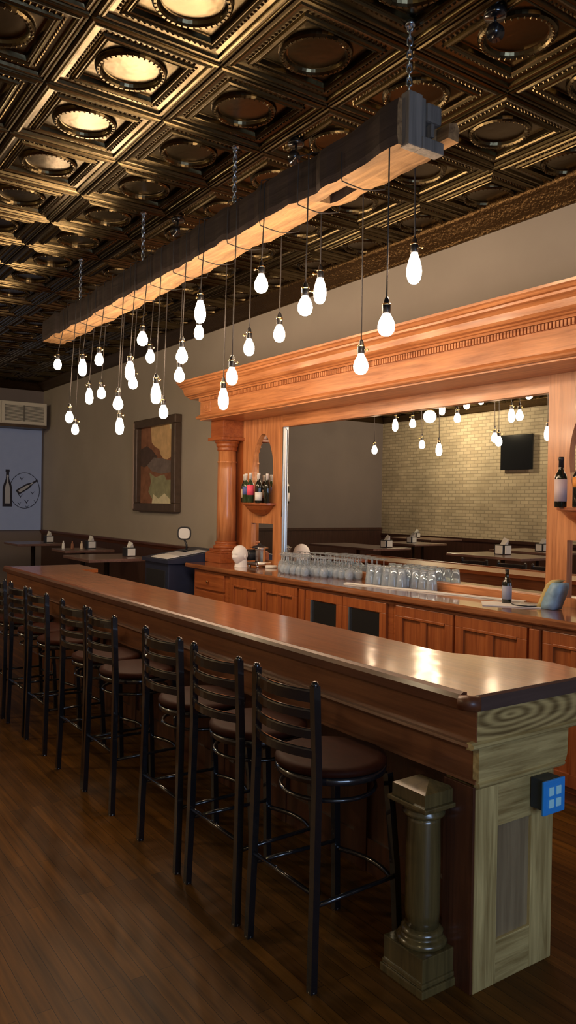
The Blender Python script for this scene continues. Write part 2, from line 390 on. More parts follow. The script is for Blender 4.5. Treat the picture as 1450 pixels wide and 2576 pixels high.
nx0 = math.floor((XF-X_LINE)/T); nx1 = math.ceil((XN-X_LINE)/T); ny0 = math.floor((YL-Y_LINE)/T); ny1 = math.ceil((YR-Y_LINE)/T)
ceil.location = (X_LINE+nx0*T+hT, Y_LINE+ny0*T+hT, ZC); ceil['kind'] = 'structure'; ceil['label'] = 'pressed tin ceiling with ringed square tiles'
for nm, cnt, ofs in (('along', nx1-nx0, (T, 0, 0)), ('across', ny1-ny0, (0, T, 0))):
    md = ceil.modifiers.new(nm, 'ARRAY'); md.count = cnt; md.use_relative_offset = False; md.use_constant_offset = True; md.constant_offset_displace = ofs
struct('trim_roof', MB().box(XF-.2, XN+.2, YL-.2, YR+.2, ZC+.03, ZC+.13), M['wallback'], 'slab above the tin ceiling')
# embossed crown
cr = MB(); cp = [(0, 3.76), (-.015, 3.76), (-.02, 3.775), (-.035, 3.785), (-.06, 3.80), (-.095, 3.83), (-.12, 3.855), (-.135, 3.865), (-.15, 3.87), (-.16, 3.885), (-.16, 3.92), (0, 3.92)]
cr.extrude([(YR+p[0], p[1]) for p in cp], XF, XN, 'X', True)
struct('trim_crown', cr, M['crown'], 'embossed tin crown moulding along the bar wall')
cr = MB(); cr.extrude([(YL-p[0], p[1]) for p in cp], XF, XN, 'X', True)
struct('trim_crown_brick', cr, M['crown'], 'embossed tin crown moulding above the brick')
cr = MB(); cr.extrude([(XF-p[0], p[1]) for p in cp], YL, YR, 'Y', True)
struct('trim_crown_far', cr, M['crown'], 'embossed tin crown moulding on the far wall')

# ------------------------------------------------------------------ timber beam
BX0, BX1 = -7.75, -2.55
def beam_mesh():
    bm = bmesh.new(); nx, ny, nz = 90, 6, 5
    W, Hh = .225, .21
    def yc(x): return 2.43+(-2.55-x)*.010
    bmesh.ops.create_grid(bm, x_segments=1, y_segments=1, size=1)
    bm.clear()
    rnd = random.Random(3)
    wob = [[rnd.uniform(-1, 1) for _ in range(nx+1)] for _ in range(8)]
    def sm(a, i):
        i0 = int(i); return a[min(i0, nx)]
    grid = {}
    ring = []
    for j in range(ny): ring.append((j/ny, 0))
    for k in range(nz): ring.append((1, k/nz))
    for j in range(ny): ring.append((1-j/ny, 1))
    for k in range(nz): ring.append((0, 1-k/nz))
    R = len(ring); V = []
    for i in range(nx+1):
        x = BX0+(BX1-BX0)*i/nx; row = []
        for q, (u, v) in enumerate(ring):
            e0 = .011*wob[0][i//3 if i//3 < nx else nx]+.005*wob[2][i]; e1 = .011*wob[1][i//4]+.006*wob[3][i]
            y = yc(x)+(u-.5)*W+(e0 if u > .5 else e1)*(1 if abs(u-.5) > .4 else .4)
            z = 3.30+v*Hh+(.007*wob[4][i//2]+.004*rnd.uniform(-1, 1))
            if (u in (0, 1)) and (v in (0, 1)): y += (.5-u)*.014; z += (.5-v)*.014
            row.append(bm.verts.new((x, y, z)))
        V.append(row)
    holes = []
    for i in range(nx):
        for q in range(R):
            f = bm.faces.new((V[i][q], V[i][(q+1) % R], V[i+1][(q+1) % R], V[i+1][q]))
            xm = BX0+(BX1-BX0)*(i+.5)/nx
            if q in (2, 3) and -3.24 < xm < -3.02: holes.append(f)
    bm.faces.new(V[0][::-1]); bm.faces.new(V[-1])
    r = bmesh.ops.extrude_face_region(bm, geom=holes)
    for v in [g for g in r['geom'] if isinstance(g, bmesh.types.BMVert)]: v.co.z += .09
    bmesh.ops.delete(bm, geom=holes, context='FACES')
    bmesh.ops.recalc_face_normals(bm, faces=bm.faces[:])
    me = bpy.data.meshes.new('timber'); bm.to_mesh(me); bm.free(); return me
beam = thing('hanging_beam', 'long rough reclaimed timber beam hung on chains over the bar', 'beam', (-5.15, 2.44, 3.30))
me = beam_mesh()
for v in me.vertices: v.co -= Vector((-5.15, 2.44, 3.30))
me.materials.append(M['beam']); me.materials.append(M['beamside'])
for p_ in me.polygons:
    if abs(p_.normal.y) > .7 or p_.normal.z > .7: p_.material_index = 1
bo = bpy.data.objects.new('timber', me); COL.objects.link(bo); bo.parent = beam
be = MB()
# end block with open mortise: cheeks around a dark slot
be.box(-2.56, -2.505, 2.335, 2.415, 3.30, 3.535, .006).box(-2.56, -2.50, 2.415, 2.545, 3.30, 3.355, .006).box(-2.56, -2.515, 2.415, 2.445, 3.355, 3.53, .004)
be.box(-2.56, -2.505, 2.445, 2.535, 3.43, 3.515, .012).box(-2.56, -2.51, 2.475, 2.495, 3.37, 3.43, .004)
obj('end_block', be, M['beamend'], beam)
obj('tenon', MB().extrude([(2.55, 3.375), (2.615, 3.37), (2.62, 3.43), (2.60, 3.455), (2.555, 3.44)], -2.80, -2.48, 'X'), M['beam'], beam)

# chains
def chain_mesh(x, y, z0, z1, pitch=.030, r=.0045, lw=.0115):
    mb = MB(); n = int((z1-z0)/pitch)
    for i in range(n+1):
        z = z1-i*pitch-.02
        if z < z0: break
        pts = []
        for k in range(12):
            a = 2*PI*k/12; u = lw*math.cos(a); v = .013*math.sin(a)+(.009 if math.sin(a) > 0 else -.009)
            ang = PI/4+(PI/2 if i % 2 else 0)
            pts.append((x+u*math.cos(ang), y+u*math.sin(ang), z+v))
        mb.tube(pts, r, 6, closed=True)
    return mb
CH = [(-2.60, 2.42, 'nearest galvanised chain, rising from the sawn end of the beam'), (-4.10, 2.40, 'second nearest galvanised chain from ceiling to beam'),
      (-5.44, 2.40, 'third galvanised chain back from ceiling to beam'), (-6.84, 2.42, 'farthest galvanised chain from ceiling to beam')]
for i, (x, y, lab) in enumerate(CH):
    c = thing('hanging_chain', lab, 'chain', (x, y, 3.50), 'galvanised chains holding the beam')
    obj('links', chain_mesh(x, y, 3.505, 3.895), M['chain'], c)
    obj('ceiling_hook', MB().lathe([(.022, 3.882), (.022, 3.90), (.012, 3.905)], (x, y, 0), 16).tube([(x, y, 3.885), (x+.012, y, 3.875), (x+.014, y, 3.862), (x, y, 3.85), (x-.012, y, 3.86)], .0045, 8), M['chain'], c)

# pendant bulbs -------------------------------------------------
YF, YB = 2.312, 2.565
def bulb_prof(kind, L):
    if kind == 'edison':
        P = [(.0005, 0), (.012, .002), (.022, .008), (.030, .022), (.0345, .042), (.0355, .062), (.033, .085), (.027, .110), (.020, .130), (.0155, .143), (.0145, L)]
    elif kind == 'round':
        P = [(.0005, 0), (.014, .002), (.026, .009), (.035, .022), (.0385, .040), (.036, .058), (.029, .075), (.021, .090), (.0155, .100), (.0145, L)]
    else:
        P = [(.0005, 0), (.012, .002), (.022, .008), (.030, .020), (.0345, .038), (.034, .055), (.030, .070), (.023, .086), (.0165, .099), (.0145, L)]
    return P
PX = [  # front/back, x pos, z top, z bottom of the glass, shape
 (0,-7.12,3.04,2.93,'pear'),(0,-6.78,2.53,2.415,'pear'),(1,-7.35,2.48,2.365,'pear'),(0,-6.46,2.945,2.79,'edison'),(1,-6.98,2.78,2.622,'edison'),
 (0,-6.08,2.94,2.825,'pear'),(1,-6.68,2.755,2.643,'round'),(0,-5.67,2.545,2.430,'round'),(1,-6.25,2.445,2.295,'edison'),(0,-5.45,2.78,2.63,'edison'),
 (1,-5.98,2.765,2.65,'round'),(0,-5.23,2.965,2.852,'round'),(1,-5.65,2.93,2.815,'pear'),(0,-4.99,2.563,2.41,'edison'),(1,-5.40,2.475,2.36,'pear'),
 (0,-4.60,2.755,2.638,'round'),(1,-5.14,2.725,2.605,'round'),(0,-4.355,3.01,2.855,'edison'),(1,-4.845,2.975,2.866,'pear'),(0,-3.95,2.536,2.42,'pear'),
 (1,-4.49,2.498,2.345,'edison'),(0,-3.645,3.01,2.893,'round'),(1,-4.175,2.773,2.655,'pear'),(1,-3.835,2.80,2.685,'pear'),(0,-3.225,2.80,2.688,'round'),
 (1,-3.44,2.985,2.832,'edison'),(1,-3.08,2.517,2.398,'round'),(0,-2.605,2.593,2.48,'round'),(1,-2.70,2.935,2.775,'edison')]
front = sorted([p for p in PX if p[0] == 0], key=lambda p: -p[1]); back = sorted([p for p in PX if p[0] == 1], key=lambda p: -p[1])
ORD = ['first', 'second', 'third', 'fourth', 'fifth', 'sixth', 'seventh', 'eighth', 'ninth', 'tenth', 'eleventh', 'twelfth', 'thirteenth', 'fourteenth', 'fifteenth']
KN = {'edison': 'long bulb', 'round': 'plump round bulb', 'pear': 'small pear-shaped bulb'}
def pendant(p, idx, row):
    side, x, zt, zb, kind = p
    y = YB if side else YF
    lvl = 'low' if zt < 2.62 else ('mid height' if zt < 2.85 else 'high')
    lab = '%s hung %s, %s from near end in the %s row' % (KN[kind], lvl, ORD[idx], row)
    t = thing('pendant_bulb', lab, 'light bulb', (x, y, zb), 'bare pendant bulbs hanging from the beam')
    L = zt-zb
    b = obj('glass_bulb', MB().lathe([(r, zb+h*L/bulb_prof(kind, L)[-1][1] if False else zb+h) for r, h in bulb_prof(kind, L)], (x, y, 0), 16), M['bulb'], t)
    zs = zt-.002
    so = obj('socket', MB().lathe([(.016, zs-.012), (.0185, zs-.008), (.0185, zs+.028), (.014, zs+.036), (.012, zs+.05), (.006, zs+.062)], (x, y, 0), 16), M['socket'], t)
    a = random.uniform(0, 2*PI)
    obj('switch_key', MB().tube([(x+.015*math.cos(a), y+.015*math.sin(a), zs+.014), (x+.034*math.cos(a), y+.034*math.sin(a), zs+.014)], .003, 6)
        .sphere((x+.037*math.cos(a), y+.037*math.sin(a), zs+.014), .007, 5).lathe([(.0192, zs+.026), (.0205, zs+.029), (.0192, zs+.032)], (x, y, 0), 16), M['brass'], so)
    yc = 2.435+(-2.55-x)*.010; sgn = 1 if side else -1
    ytop = yc+sgn*.122
    pts = [(x, y, zs+.055), (x+.001, y*.6+ytop*.4, (zs+3.3)/2), (x, ytop, 3.30), (x, ytop, 3.50), (x, ytop-sgn*.02, 3.522), (x, yc, 3.53)]
    obj('cord', MB().tube(pts, .0034, 6), M['cord'], t)
for i, p in enumerate(front): pendant(p, i, 'camera-side')
for i, p in enumerate(back): pendant(p, i, 'mirror-side')
wr = MB(); pts = []
x = -2.95
while x > -7.6:
    if abs(x+3.13) < .0: pass
    yc = 2.435+(-2.55-x)*.010
    for k, (dy, z, dx) in enumerate([(-.122, 3.42, 0), (-.122, 3.30, 0), (-.118, 3.282, .0), (-.06, 3.270, .01), (0, 3.262, .02), (.06, 3.270, .03), (.118, 3.285, .04), (.124, 3.30, .04), (.124, 3.42, .04), (.118, 3.527, .03), (0, 3.534, -.15), (-.118, 3.527, -.36)]):
        pts.append((x-dx*-1, yc+dy, z))
    x -= .37
obj('wound_cable', MB().tube(pts, .0030, 6), M['cord'], beam)

# small ceiling spotlights
for i, (x, lab) in enumerate([(-2.32, 'small dark ceiling spotlight above the near end of the beam'), (-3.83, 'small dark ceiling spotlight above the middle of the beam'), (-5.39, 'small dark ceiling spotlight farthest back over the bar')]):
    s = thing('ceiling_spotlight', lab, 'spotlight', (x, 2.66, 3.75), 'spotlights on the tin ceiling')
    obj('canopy', MB().lathe([(.045, 3.865), (.05, 3.875), (.05, 3.895), (.02, 3.90)], (x, 2.66, 0), 20), M['blackmetal'], s)
    obj('stem', MB().tube([(x, 2.66, 3.87), (x, 2.66, 3.82)], .008, 8), M['blackmetal'], s)
    obj('lamp_head', MB().tube([(x-.02, 2.66, 3.835), (x+.01, 2.64, 3.80), (x+.04, 2.62, 3.765)], [.024, .034, .038], 14), M['blackmetal'], s)

# ------------------------------------------------------------------ main bar
BX = -1.867; BE = -8.0
bar = thing('bar_counter', 'long dark wooden bar with glossy top and panelled oak end', 'bar', (BX, 2.11, 0))
top = [(BX, 2.125), (BX-.045, 2.097), (-3, 2.097), (BE, 2.105), (BE, 2.85), (-7.4, 2.83), (-7.36, 2.645)]
for k in range(9): top.append((-7.36+(4.5)*k/8, 2.645))
top += [(-2.62, 2.635), (-2.50, 2.65), (-2.42, 2.70), (-2.34, 2.74), (-2.28, 2.79), (-2.22, 2.86), (-2.12, 2.875), (-2.0, 2.86), (-1.93, 2.88), (BX, 2.93)]
tm = MB().extrude(top, 1.022, 1.058, 'Z')
obj('bar_top', tm, M['bartop'], bar)
obj('edge_trim', MB().extrude([(2.075, 1.012), (2.115, 1.006), (2.115, 1.066), (2.098, 1.069), (2.082, 1.062), (2.075, 1.045)], BE, BX-.05, 'X', False), M['trimred'], bar)
obj('end_edge', MB().extrude([(BX-.02, 1.004), (BX+.008, 1.008), (BX+.008, 1.058), (BX-.004, 1.064), (BX-.02, 1.0595)], 2.125, 2.93, 'Y'), M['baredge'], bar)
obj('corner_rosette', MB().tube([(BX-.05, 2.078, 1.035), (BX-.02, 2.09, 1.035), (BX+.006, 2.122, 1.035)], [.027, .029, .027], 12), M['trimred'], bar)
obj('upper_frieze', MB().box(BE, BX-.001, 2.112, 2.60, .885, 1.022).extrude([(2.112, .89), (2.085, .892), (2.082, .882), (2.095, .872), (2.125, .866), (2.14, .89)], BE, BX-.012, 'X'), M['barfront'], bar)
obj('lower_frieze', MB().box(BE, BX-.004, 2.132, 2.30, .742, .885).extrude([(2.132, .757), (2.122, .752), (2.120, .742), (2.15, .737), (2.17, .757)], BE, BX-.012, 'X'), M['barfront'], bar)
eb = MB().extrude([(2.117, .896), (2.86, .896), (2.86, 1.006), (2.117, 1.006)], BX-.03, BX, 'X')
obj('end_upper_band', eb, M['oakband'], bar)
obj('end_band_moulding', MB().extrude([(BX, .898), (BX+.012, .892), (BX+.012, .882), (BX+.004, .874), (BX-.02, .872), (BX-.02, .898)], 2.085, 2.86, 'Y'), M['oakY'], bar)
lb = [(2.130, .735), (2.60, .735), (2.628, .748), (2.638, .772), (2.642, .874), (2.130, .874)]
obj('end_lower_band', MB().extrude(lb, BX-.03, BX-.002, 'X'), M['oakY'], bar)
obj('end_band_bead', MB().extrude([(BX-.002, .752), (BX+.008, .746), (BX+.008, .738), (BX-.002, .728), (BX-.02, .728), (BX-.02, .752)], 2.125, 2.612, 'Y'), M['oakY'], bar)
ep = thing_end = None
# end panel: stiles, rails, recessed panel
obj('end_stile', MB().box(BX-.14, BX, 2.1165, 2.235, 0, .728, .003), M['oakZ'], bar)
obj('end_stile', MB().box(BX-.06, BX, 2.424, 2.552, 0, .728, .003), M['oakZ'], bar)
obj('end_rail', MB().box(BX-.06, BX-.001, 2.235, 2.424, .575, .728, .002), M['oakY'], bar)
obj('end_rail', MB().box(BX-.06, BX-.001, 2.235, 2.424, 0, .158, .002), M['oakY'], bar)
obj('inset_panel', MB().box(BX-.05, BX-.013, 2.235, 2.424, .158, .575), M['oakpanel'], bar)
obj('front_post', MB().box(BX-.145, BX-.003, 2.104, 2.116, 0.0, .737, .002), M['darkZ'], bar)
fp = MB().box(BE, BX-.14, 2.42, 2.50, 0, .885)
for k in range(9):
    x0 = BX-.25-k*.67; fp.box(x0-.09, x0, 2.40, 2.42, 0, .74); fp.box(x0-.67, x0-.09, 2.405, 2.42, .60, .74).box(x0-.67, x0-.09, 2.405, 2.42, 0, .16)
obj('front_panelling', fp, M['darkZ'], bar)
obj('back_face', MB().box(BE, BX-.06, 2.50, 2.555, 0, .89), M['darkZ'], bar)
obj('corner_pilaster', MB().box(BX-.175, BX-.15, 2.15, 2.40, 0, .737), M['oakZ'], bar)
obj('work_shelf', MB().box(-7.4, -2.6, 2.555, 3.0, .84, .87), M['darkX'], bar)
# bar foot column
cx, cy = -2.052, 2.045
def column(cx, cy, tagn, parent):
    pl = obj('plinth', MB().box(cx-.102, cx+.102, cy-.095, cy+.095, .05, .135, .004).box(cx-.112, cx+.112, cy-.105, cy+.105, 0, .03, .004).box(cx-.106, cx+.106, cy-.10, cy+.10, .03, .05, .006), M['oakcol'], parent)
    obj('base_ring', MB().lathe([(.085, .133), (.092, .14), (.092, .152), (.080, .16), (.070, .166), (.076, .172), (.078, .182), (.068, .19), (.062, .195)], (cx, cy, 0), 36), M['oakcol'], parent)
    obj('column_shaft', MB().lathe([(.062, .19), (.064, .25), (.064, .45), (.061, .58), (.060, .60)], (cx, cy, 0), 40), M['oakcol'], parent)
    obj('column_capital', MB().lathe([(.060, .595), (.070, .600), (.078, .607), (.078, .615), (.070, .622), (.072, .628), (.086, .636), (.086, .645)], (cx, cy, 0), 36).box(cx-.1, cx+.1, cy-.092, cy+.092, .643, .660, .004), M['oakcol'], parent)
    c = MB(); a, b, z0, z1, z2 = .085, .080, .660, .706, .737
    c.add([(cx-a, cy-b, z0), (cx+a, cy-b, z0), (cx+a, cy+b, z0), (cx-a, cy+b, z0), (cx-a, cy-b, z1), (cx+a, cy-b, z1), (cx+a, cy+b, z1), (cx-a, cy+b, z1), (cx-a*.3, cy+.0, z2), (cx+a*.3, cy+.0, z2)],
          [(3, 2, 1, 0), (0, 1, 5, 4), (1, 2, 6, 5), (2, 3, 7, 6), (3, 0, 4, 7), (4, 5, 9, 8), (5, 6, 9), (6, 7, 8, 9), (7, 4, 8)])
    obj('cap_block', c, M['oakcol'], parent)
column(cx, cy, '', bar)

# outlet box on the end panel
ob = thing('outlet_box', 'blue-lit square power outlet box on the oak bar end', 'power outlet', (BX, 2.46, .66))
obj('steel_box', MB().box(BX+.001, BX+.062, 2.412, 2.515, .610, .722, .004), M['outletbox'], ob)
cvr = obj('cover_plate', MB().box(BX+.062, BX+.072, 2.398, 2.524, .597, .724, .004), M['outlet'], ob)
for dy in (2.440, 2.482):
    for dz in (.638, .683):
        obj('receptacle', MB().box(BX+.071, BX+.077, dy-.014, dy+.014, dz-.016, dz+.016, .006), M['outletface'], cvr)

# ------------------------------------------------------------------ bar stools
def make_stool():
    t = thing('bar_stool', 'black metal ladder-back bar stool', 'bar stool', (0, 0, 0), 'bar stools lined up along the bar')
    def post(s): return [(s*.212, -.222, 0), (s*.205, -.212, .35), (s*.200, -.205, .74), (s*.193, -.215, 1.085)]
    for s in (-1, 1):
        mb = MB().tube(post(s), .014, square=True).sphere((s*.193, -.215, 1.087), .0155, 5)
        l = obj('rear_leg', mb, M['blackmetal'], t, local=True)
        obj('foot_glide', MB().lathe([(.014, 0), (.015, .006), (.012, .012)], (s*.212, -.222, 0), 12), M['alu'], l, local=True)
        mb = MB().tube([(s*.195, .205, 0), (s*.185, .19, .35), (s*.165, .165, .70)], .014, square=True)
        l = obj('front_leg', mb, M['blackmetal'], t, local=True)
        obj('foot_glide', MB().lathe([(.014, 0), (.015, .006), (.012, .012)], (s*.195, .205, 0), 12), M['alu'], l, local=True)
        obj('side_rung', MB().tube([(s*.205, -.212, .30), (s*.187, .192, .30)], .009, 8), M['blackmetal'], t, local=True)
    CS = [(-.0075, -.9), (-.0075, -.008), (-.006, -.003), (-.003, 0), (.003, 0), (.006, -.003), (.0075, -.008), (.0075, -.9)]
    for zt, h in ((1.070, .046), (1.000, .036), (.930, .036), (.861, .036)):
        mb = MB(); vs = []; n = 12
        for i in range(n+1):
            u = -1+2*i/n; x = u*.195; y = -.212-.052*(1-u*u)
            for da, db in CS: vs.append((x, y+da, zt+(db if db > -.02 else -h)))
        fs = []
        Q = len(CS)
        for i in range(n):
            for k in range(Q): fs.append((i*Q+k, i*Q+(k+1) % Q, i*Q+Q+(k+1) % Q, i*Q+Q+k))
        fs += [tuple(range(Q)), tuple(range(n*Q+Q-1, n*Q-1, -1))]
        mb.add(vs, fs); obj('back_slat', mb, M['blackmetal'], t, local=True)
    obj('seat', MB().lathe([(.208, .728), (.218, .733), (.221, .744), (.216, .757), (.19, .764), (.001, .766)], (0, .012, 0), 40), M['vinyl'], t, local=True)
    obj('seat_ring', MB().lathe([(.212, .700), (.219, .704), (.219, .726), (.212, .729)], (0, .012, 0), 40), M['blackmetal'], t, local=True)
    def ring(r, z, rr): return MB().tube([(r*math.cos(2*PI*k/32), r*math.sin(2*PI*k/32), z) for k in range(32)], rr, 8, closed=True)
    obj('lower_ring', ring(.186, .640, .009), M['blackmetal'], t, local=True)
    obj('footrest', MB().tube([(-.187, .192, .27)]+[(-.187+.374*k/10, .192+.05*math.sin(PI*k/10), .27) for k in range(1, 10)]+[(.187, .192, .27)], .011, 8), M['blackmetal'], t, local=True)
    obj('rear_rung', MB().tube([(-.205, -.212, .34), (.205, -.212, .34)], .009, 8), M['blackmetal'], t, local=True)
    return t
st0 = make_stool()
ST = [(-2.402, 0.0, 'nearest black ladder-back bar stool, in front of the bar column'), (-2.932, .01, 'second nearest black ladder-back bar stool, between the nearest and third'),
      (-3.46, -.01, 'third black ladder-back bar stool, last before the wide gap'), (-4.262, .0, 'fourth black ladder-back bar stool, just past the wide gap'),
      (-4.735, .03, 'fifth black ladder-back bar stool, close behind the fourth'), (-5.46, .0, 'sixth black ladder-back bar stool, in shadow near the far end'),
      (-5.95, .0, 'seventh black ladder-back bar stool, beside the last one'), (-6.52, .0, 'farthest black ladder-back bar stool, cut by the left picture edge')]
for i, (x, r, lab) in enumerate(ST):
    o = st0 if i == 0 else copy_tree(st0)
    o.location = (x, 1.868, 0); o.rotation_euler = (0, 0, r); o['label'] = lab

# ------------------------------------------------------------------ back bar: base cabinets, worktop, mirror structure
CY = 3.915; CT = 1.08; KS = 1.03
def PS(pts): return [(a*KS, 1.73+(b-1.73)*KS) for a, b in pts]
def door(x0, x1, z0, z1, parent, glass=False, name='cabinet_door'):
    mb = MB(); f = .075
    mb.box(x0, x1, CY-.022, CY, z0, z0+f, .003).box(x0, x1, CY-.022, CY, z1-f, z1, .003).box(x0, x0+f, CY-.022, CY, z0+f, z1-f, .003).box(x1-f, x1, CY-.022, CY, z0+f, z1-f, .003)
    d = obj(name, mb, M['cabZ'], parent)
    if glass:
        obj('glass_pane', MB().box(x0+f+.008, x1-f-.008, CY-.012, CY-.004, z0+f+.008, z1-f-.008), M['darkglass'], d)
        obj('metal_edge', MB().box(x0+f, x0+f+.010, CY-.026, CY-.003, z0+f, z1-f).box(x0+f, x1-f, CY-.018, CY-.003, z0+f, z0+f+.008), M['alu'], d)
    else:
        xm = (x0+x1)/2
        p = MB().box(x0+f-.001, x1-f+.001, CY-.006, CY-.001, z0+f, z1-f)
        obj('panel_field', p, M['cabZ'], d)
        obj('mullion', MB().box(xm-.03, xm+.03, CY-.020, CY-.005, z0+f, z1-f, .003).box(x0+f, x1-f, CY-.026, CY-.005, z1-f-.012, z1-f+.006, .003), M['cabZ'], d)
    return d
def cabinet(name, label, x0, x1, cat='cabinet'):
    t = thing(name, label, cat, ((x0+x1)/2, CY, 0))
    obj('carcass', MB().box(x0+.001, x1-.001, CY, 4.48, .08, CT-.055).box(x0+.001, x1-.001, CY+.04, 4.48, 0, .08), M['cabX'], t)
    return t
ca = cabinet('drawer_cabinet', 'reddish wooden drawer unit at the left end of the back bar', -7.416, -6.695)
for z0, z1 in ((.83, 1.0), (.62, .81), (.40, .60), (.12, .38)):
    d = obj('drawer', MB().box(-7.365, -6.757, CY-.02, CY, z0, z1, .004), M['cabX'], ca)
    obj('knob', MB().lathe([(.008, -.02), (.008, -.03), (.014, -.036), (.012, -.046), (.001, -.048)], (-7.066, CY, (z0+z1)/2), 12, axis='Y'), M['brass'], d)
ca = cabinet('panel_cabinet', 'reddish wooden cabinet with two panelled doors beside the drawers', -6.695, -5.459)
door(-6.633, -6.067, .12, 1.0, ca); door(-6.046, -5.490, .12, 1.0, ca)
ca = cabinet('fridge_cabinet', 'wooden back bar cabinet with two dark glass doors', -5.459, -4.275, 'cabinet')
obj('stile', MB().box(-5.449, -5.366, CY-.03, CY, .08, 1.0, .004), M['cabZ'], ca)
door(-5.356, -4.862, .12, 1.0, ca, True, 'glass_door'); door(-4.851, -4.336, .12, 1.0, ca, True, 'glass_door')
ca = cabinet('panel_cabinet', 'wooden cabinet with wide panelled doors right of the dark glass doors', -4.275, -3.039)
door(-4.233, -3.667, .12, 1.0, ca); door(-3.646, -3.059, .12, 1.0, ca)
ca = cabinet('panel_cabinet', 'wooden cabinet at the right end, beyond the plain pilaster', -3.039, -2.009)
obj('pilaster', MB().box(-3.033, -2.956, CY-.035, CY, .08, 1.0, .004), M['cabZ'], ca)
door(-2.946, -2.493, .12, 1.0, ca); door(-2.472, -2.039, .12, 1.0, ca)
wt = MB().extrude([(3.87, CT-.05), (3.857, CT-.04), (3.857, CT-.012), (3.867, CT), (4.498, CT), (4.498, CT-.05)], -7.53, -1.90, 'X')
mono('back_bar_worktop', wt, M['ctop'], 'long glossy dark wooden worktop of the back bar holding the glasses', 'countertop')

bb = thing('back_bar_mirror_unit', 'tall antique orange-brown wooden back bar with columns and big mirror', 'back bar', (-4.79, 4.30, CT))
PY = 4.43
MX0, MX1, MZ0, MZ1 = -6.534, -3.336, 1.135, 2.508
obj('backboard', MB().box(-7.60, -2.27, PY+.045, YR-.001, CT, 2.626), M['cherryX'], bb)
obj('mirror_glass', MB().box(MX0, MX1, PY+.035, PY+.044, MZ0, MZ1), M['mirror'], bb)
bv = MB()
for a, b, c, d in (((MX0, MZ0), (MX0, MZ1), (MX0+.035, MZ1-.035), (MX0+.035, MZ0+.035)),):
    bv.add([(a[0], PY+.034, a[1]), (b[0], PY+.034, b[1]), (c[0], PY+.031, c[1]), (d[0], PY+.031, d[1])], [(0, 1, 2, 3)])
obj('mirror_bevel', bv, M['mirror'], bb)
obj('silver_bead', MB().box(MX0-.001, MX0+.009, PY+.004, PY+.034, MZ0, MZ1), M['alu'], bb)
obj('bottom_rail', MB().box(MX0, MX1, PY-.015, PY+.036, CT, MZ0, .003), M['cherryX'], bb)
obj('top_rail', MB().box(MX0-.001, MX1+.001, PY, PY+.036, MZ1, 2.63, .002), M['cherryX'], bb)
def oval_pts(cx, cz, rx, rz, n=48): return [(cx+rx*math.cos(2*PI*k/n), cz+rz*math.sin(2*PI*k/n)) for k in range(n)]
def side_panel(cx, sgn):
    """wall panel with an oval and a low rectangular mirror let into it"""
    x0, x1 = (-7.30, MX0) if sgn < 0 else (MX1, -2.46)
    yf, ym = PY, PY+.03
    n = 48; oc = (cx, 2.07); rx, rz = .205, .395
    mb = MB(); zb, zt = 1.60, 2.63
    ring = []; outer = []
    for k in range(n):
        a = 2*PI*k/n; c, s = math.cos(a), math.sin(a)
        # squash the upper part so the oval narrows at its top like an egg
        wx = rx*(1-.18*max(s, 0)**2)
        ring.append((cx+wx*c, oc[1]+rz*s))
        hx = (x1-cx) if c > 0 else (cx-x0); hz = (zt-oc[1]) if s > 0 else (oc[1]-zb)
        t = min(hx/abs(c) if abs(c) > 1e-6 else 1e9, hz/abs(s) if abs(s) > 1e-6 else 1e9)
        outer.append((cx+t*c, oc[1]+t*s))
    vs = [(p[0], yf, p[1]) for p in outer]+[(p[0], yf, p[1]) for p in ring]+[(p[0], ym, p[1]) for p in ring]
    fs = [(k, (k+1) % n, n+(k+1) % n, n+k) for k in range(n)]+[(n+k, n+(k+1) % n, 2*n+(k+1) % n, 2*n+k) for k in range(n)]
    mb.add(vs, fs)
    for X_, Z_ in ((x0, zt), (x1, zt), (x0, zb), (x1, zb)):
        # fill corner triangles between the fan and the rectangle corners
        near = sorted(range(n), key=lambda k: (outer[k][0]-X_)**2+(outer[k][1]-Z_)**2)[:2]
        mb.add([(outer[near[0]][0], yf, outer[near[0]][1]), (X_, yf, Z_), (outer[near[1]][0], yf, outer[near[1]][1])], [(0, 1, 2)])
    # lower part with rectangular opening
    rx0, rx1, rz0, rz1 = cx-.21, cx+.21, CT+.06, 1.52
    mb.box(x0, rx0, yf, ym+.02, CT, zb).box(rx1, x1, yf, ym+.02, CT, zb).box(rx0, rx1, yf, ym+.02, rz1, zb).box(rx0, rx1, yf, ym+.02, CT, rz0)
    p = obj('side_panel', mb, M['cherryZ'], bb, recalc=True)
    ov = MB(); ov.add([(q[0], ym-.001, q[1]) for q in ring]+[(q[0], ym+.012, q[1]) for q in ring], [tuple(range(n)), tuple(range(2*n-1, n-1, -1))]+[(k, (k+1) % n, n+(k+1) % n, n+k) for k in range(n)])
    obj('oval_mirror', ov, M['mirror'], p)
    obj('low_mirror', MB().box(rx0, rx1, ym, ym+.01, rz0, rz1), M['mirror'], p)
    # half-round bottle shelf on a carved bowl bracket
    sh = MB(); n2 = 20; pr = [(.0, -.135), (.06, -.128), (.13, -.105), (.185, -.07), (.225, -.03), (.24, -.022), (.262, -.018), (.262, 0), (0.0, 0)]
    vs = []; zc = 1.735
    for r, h in pr:
        for k in range(n2+1):
            a = PI+PI*k/n2; vs.append((cx+r*math.cos(a), yf+.72*r*math.sin(a), zc+h))
    fs = [(i*(n2+1)+k, i*(n2+1)+k+1, (i+1)*(n2+1)+k+1, (i+1)*(n2+1)+k) for i in range(len(pr)-1) for k in range(n2)]
    sh.add(vs, fs, False); obj('bracket_shelf', sh, M['cabX'], bb)
    return p
PCX = -6.90; QCX = -2.962
side_panel(PCX, -1); side_panel(QCX, 1)
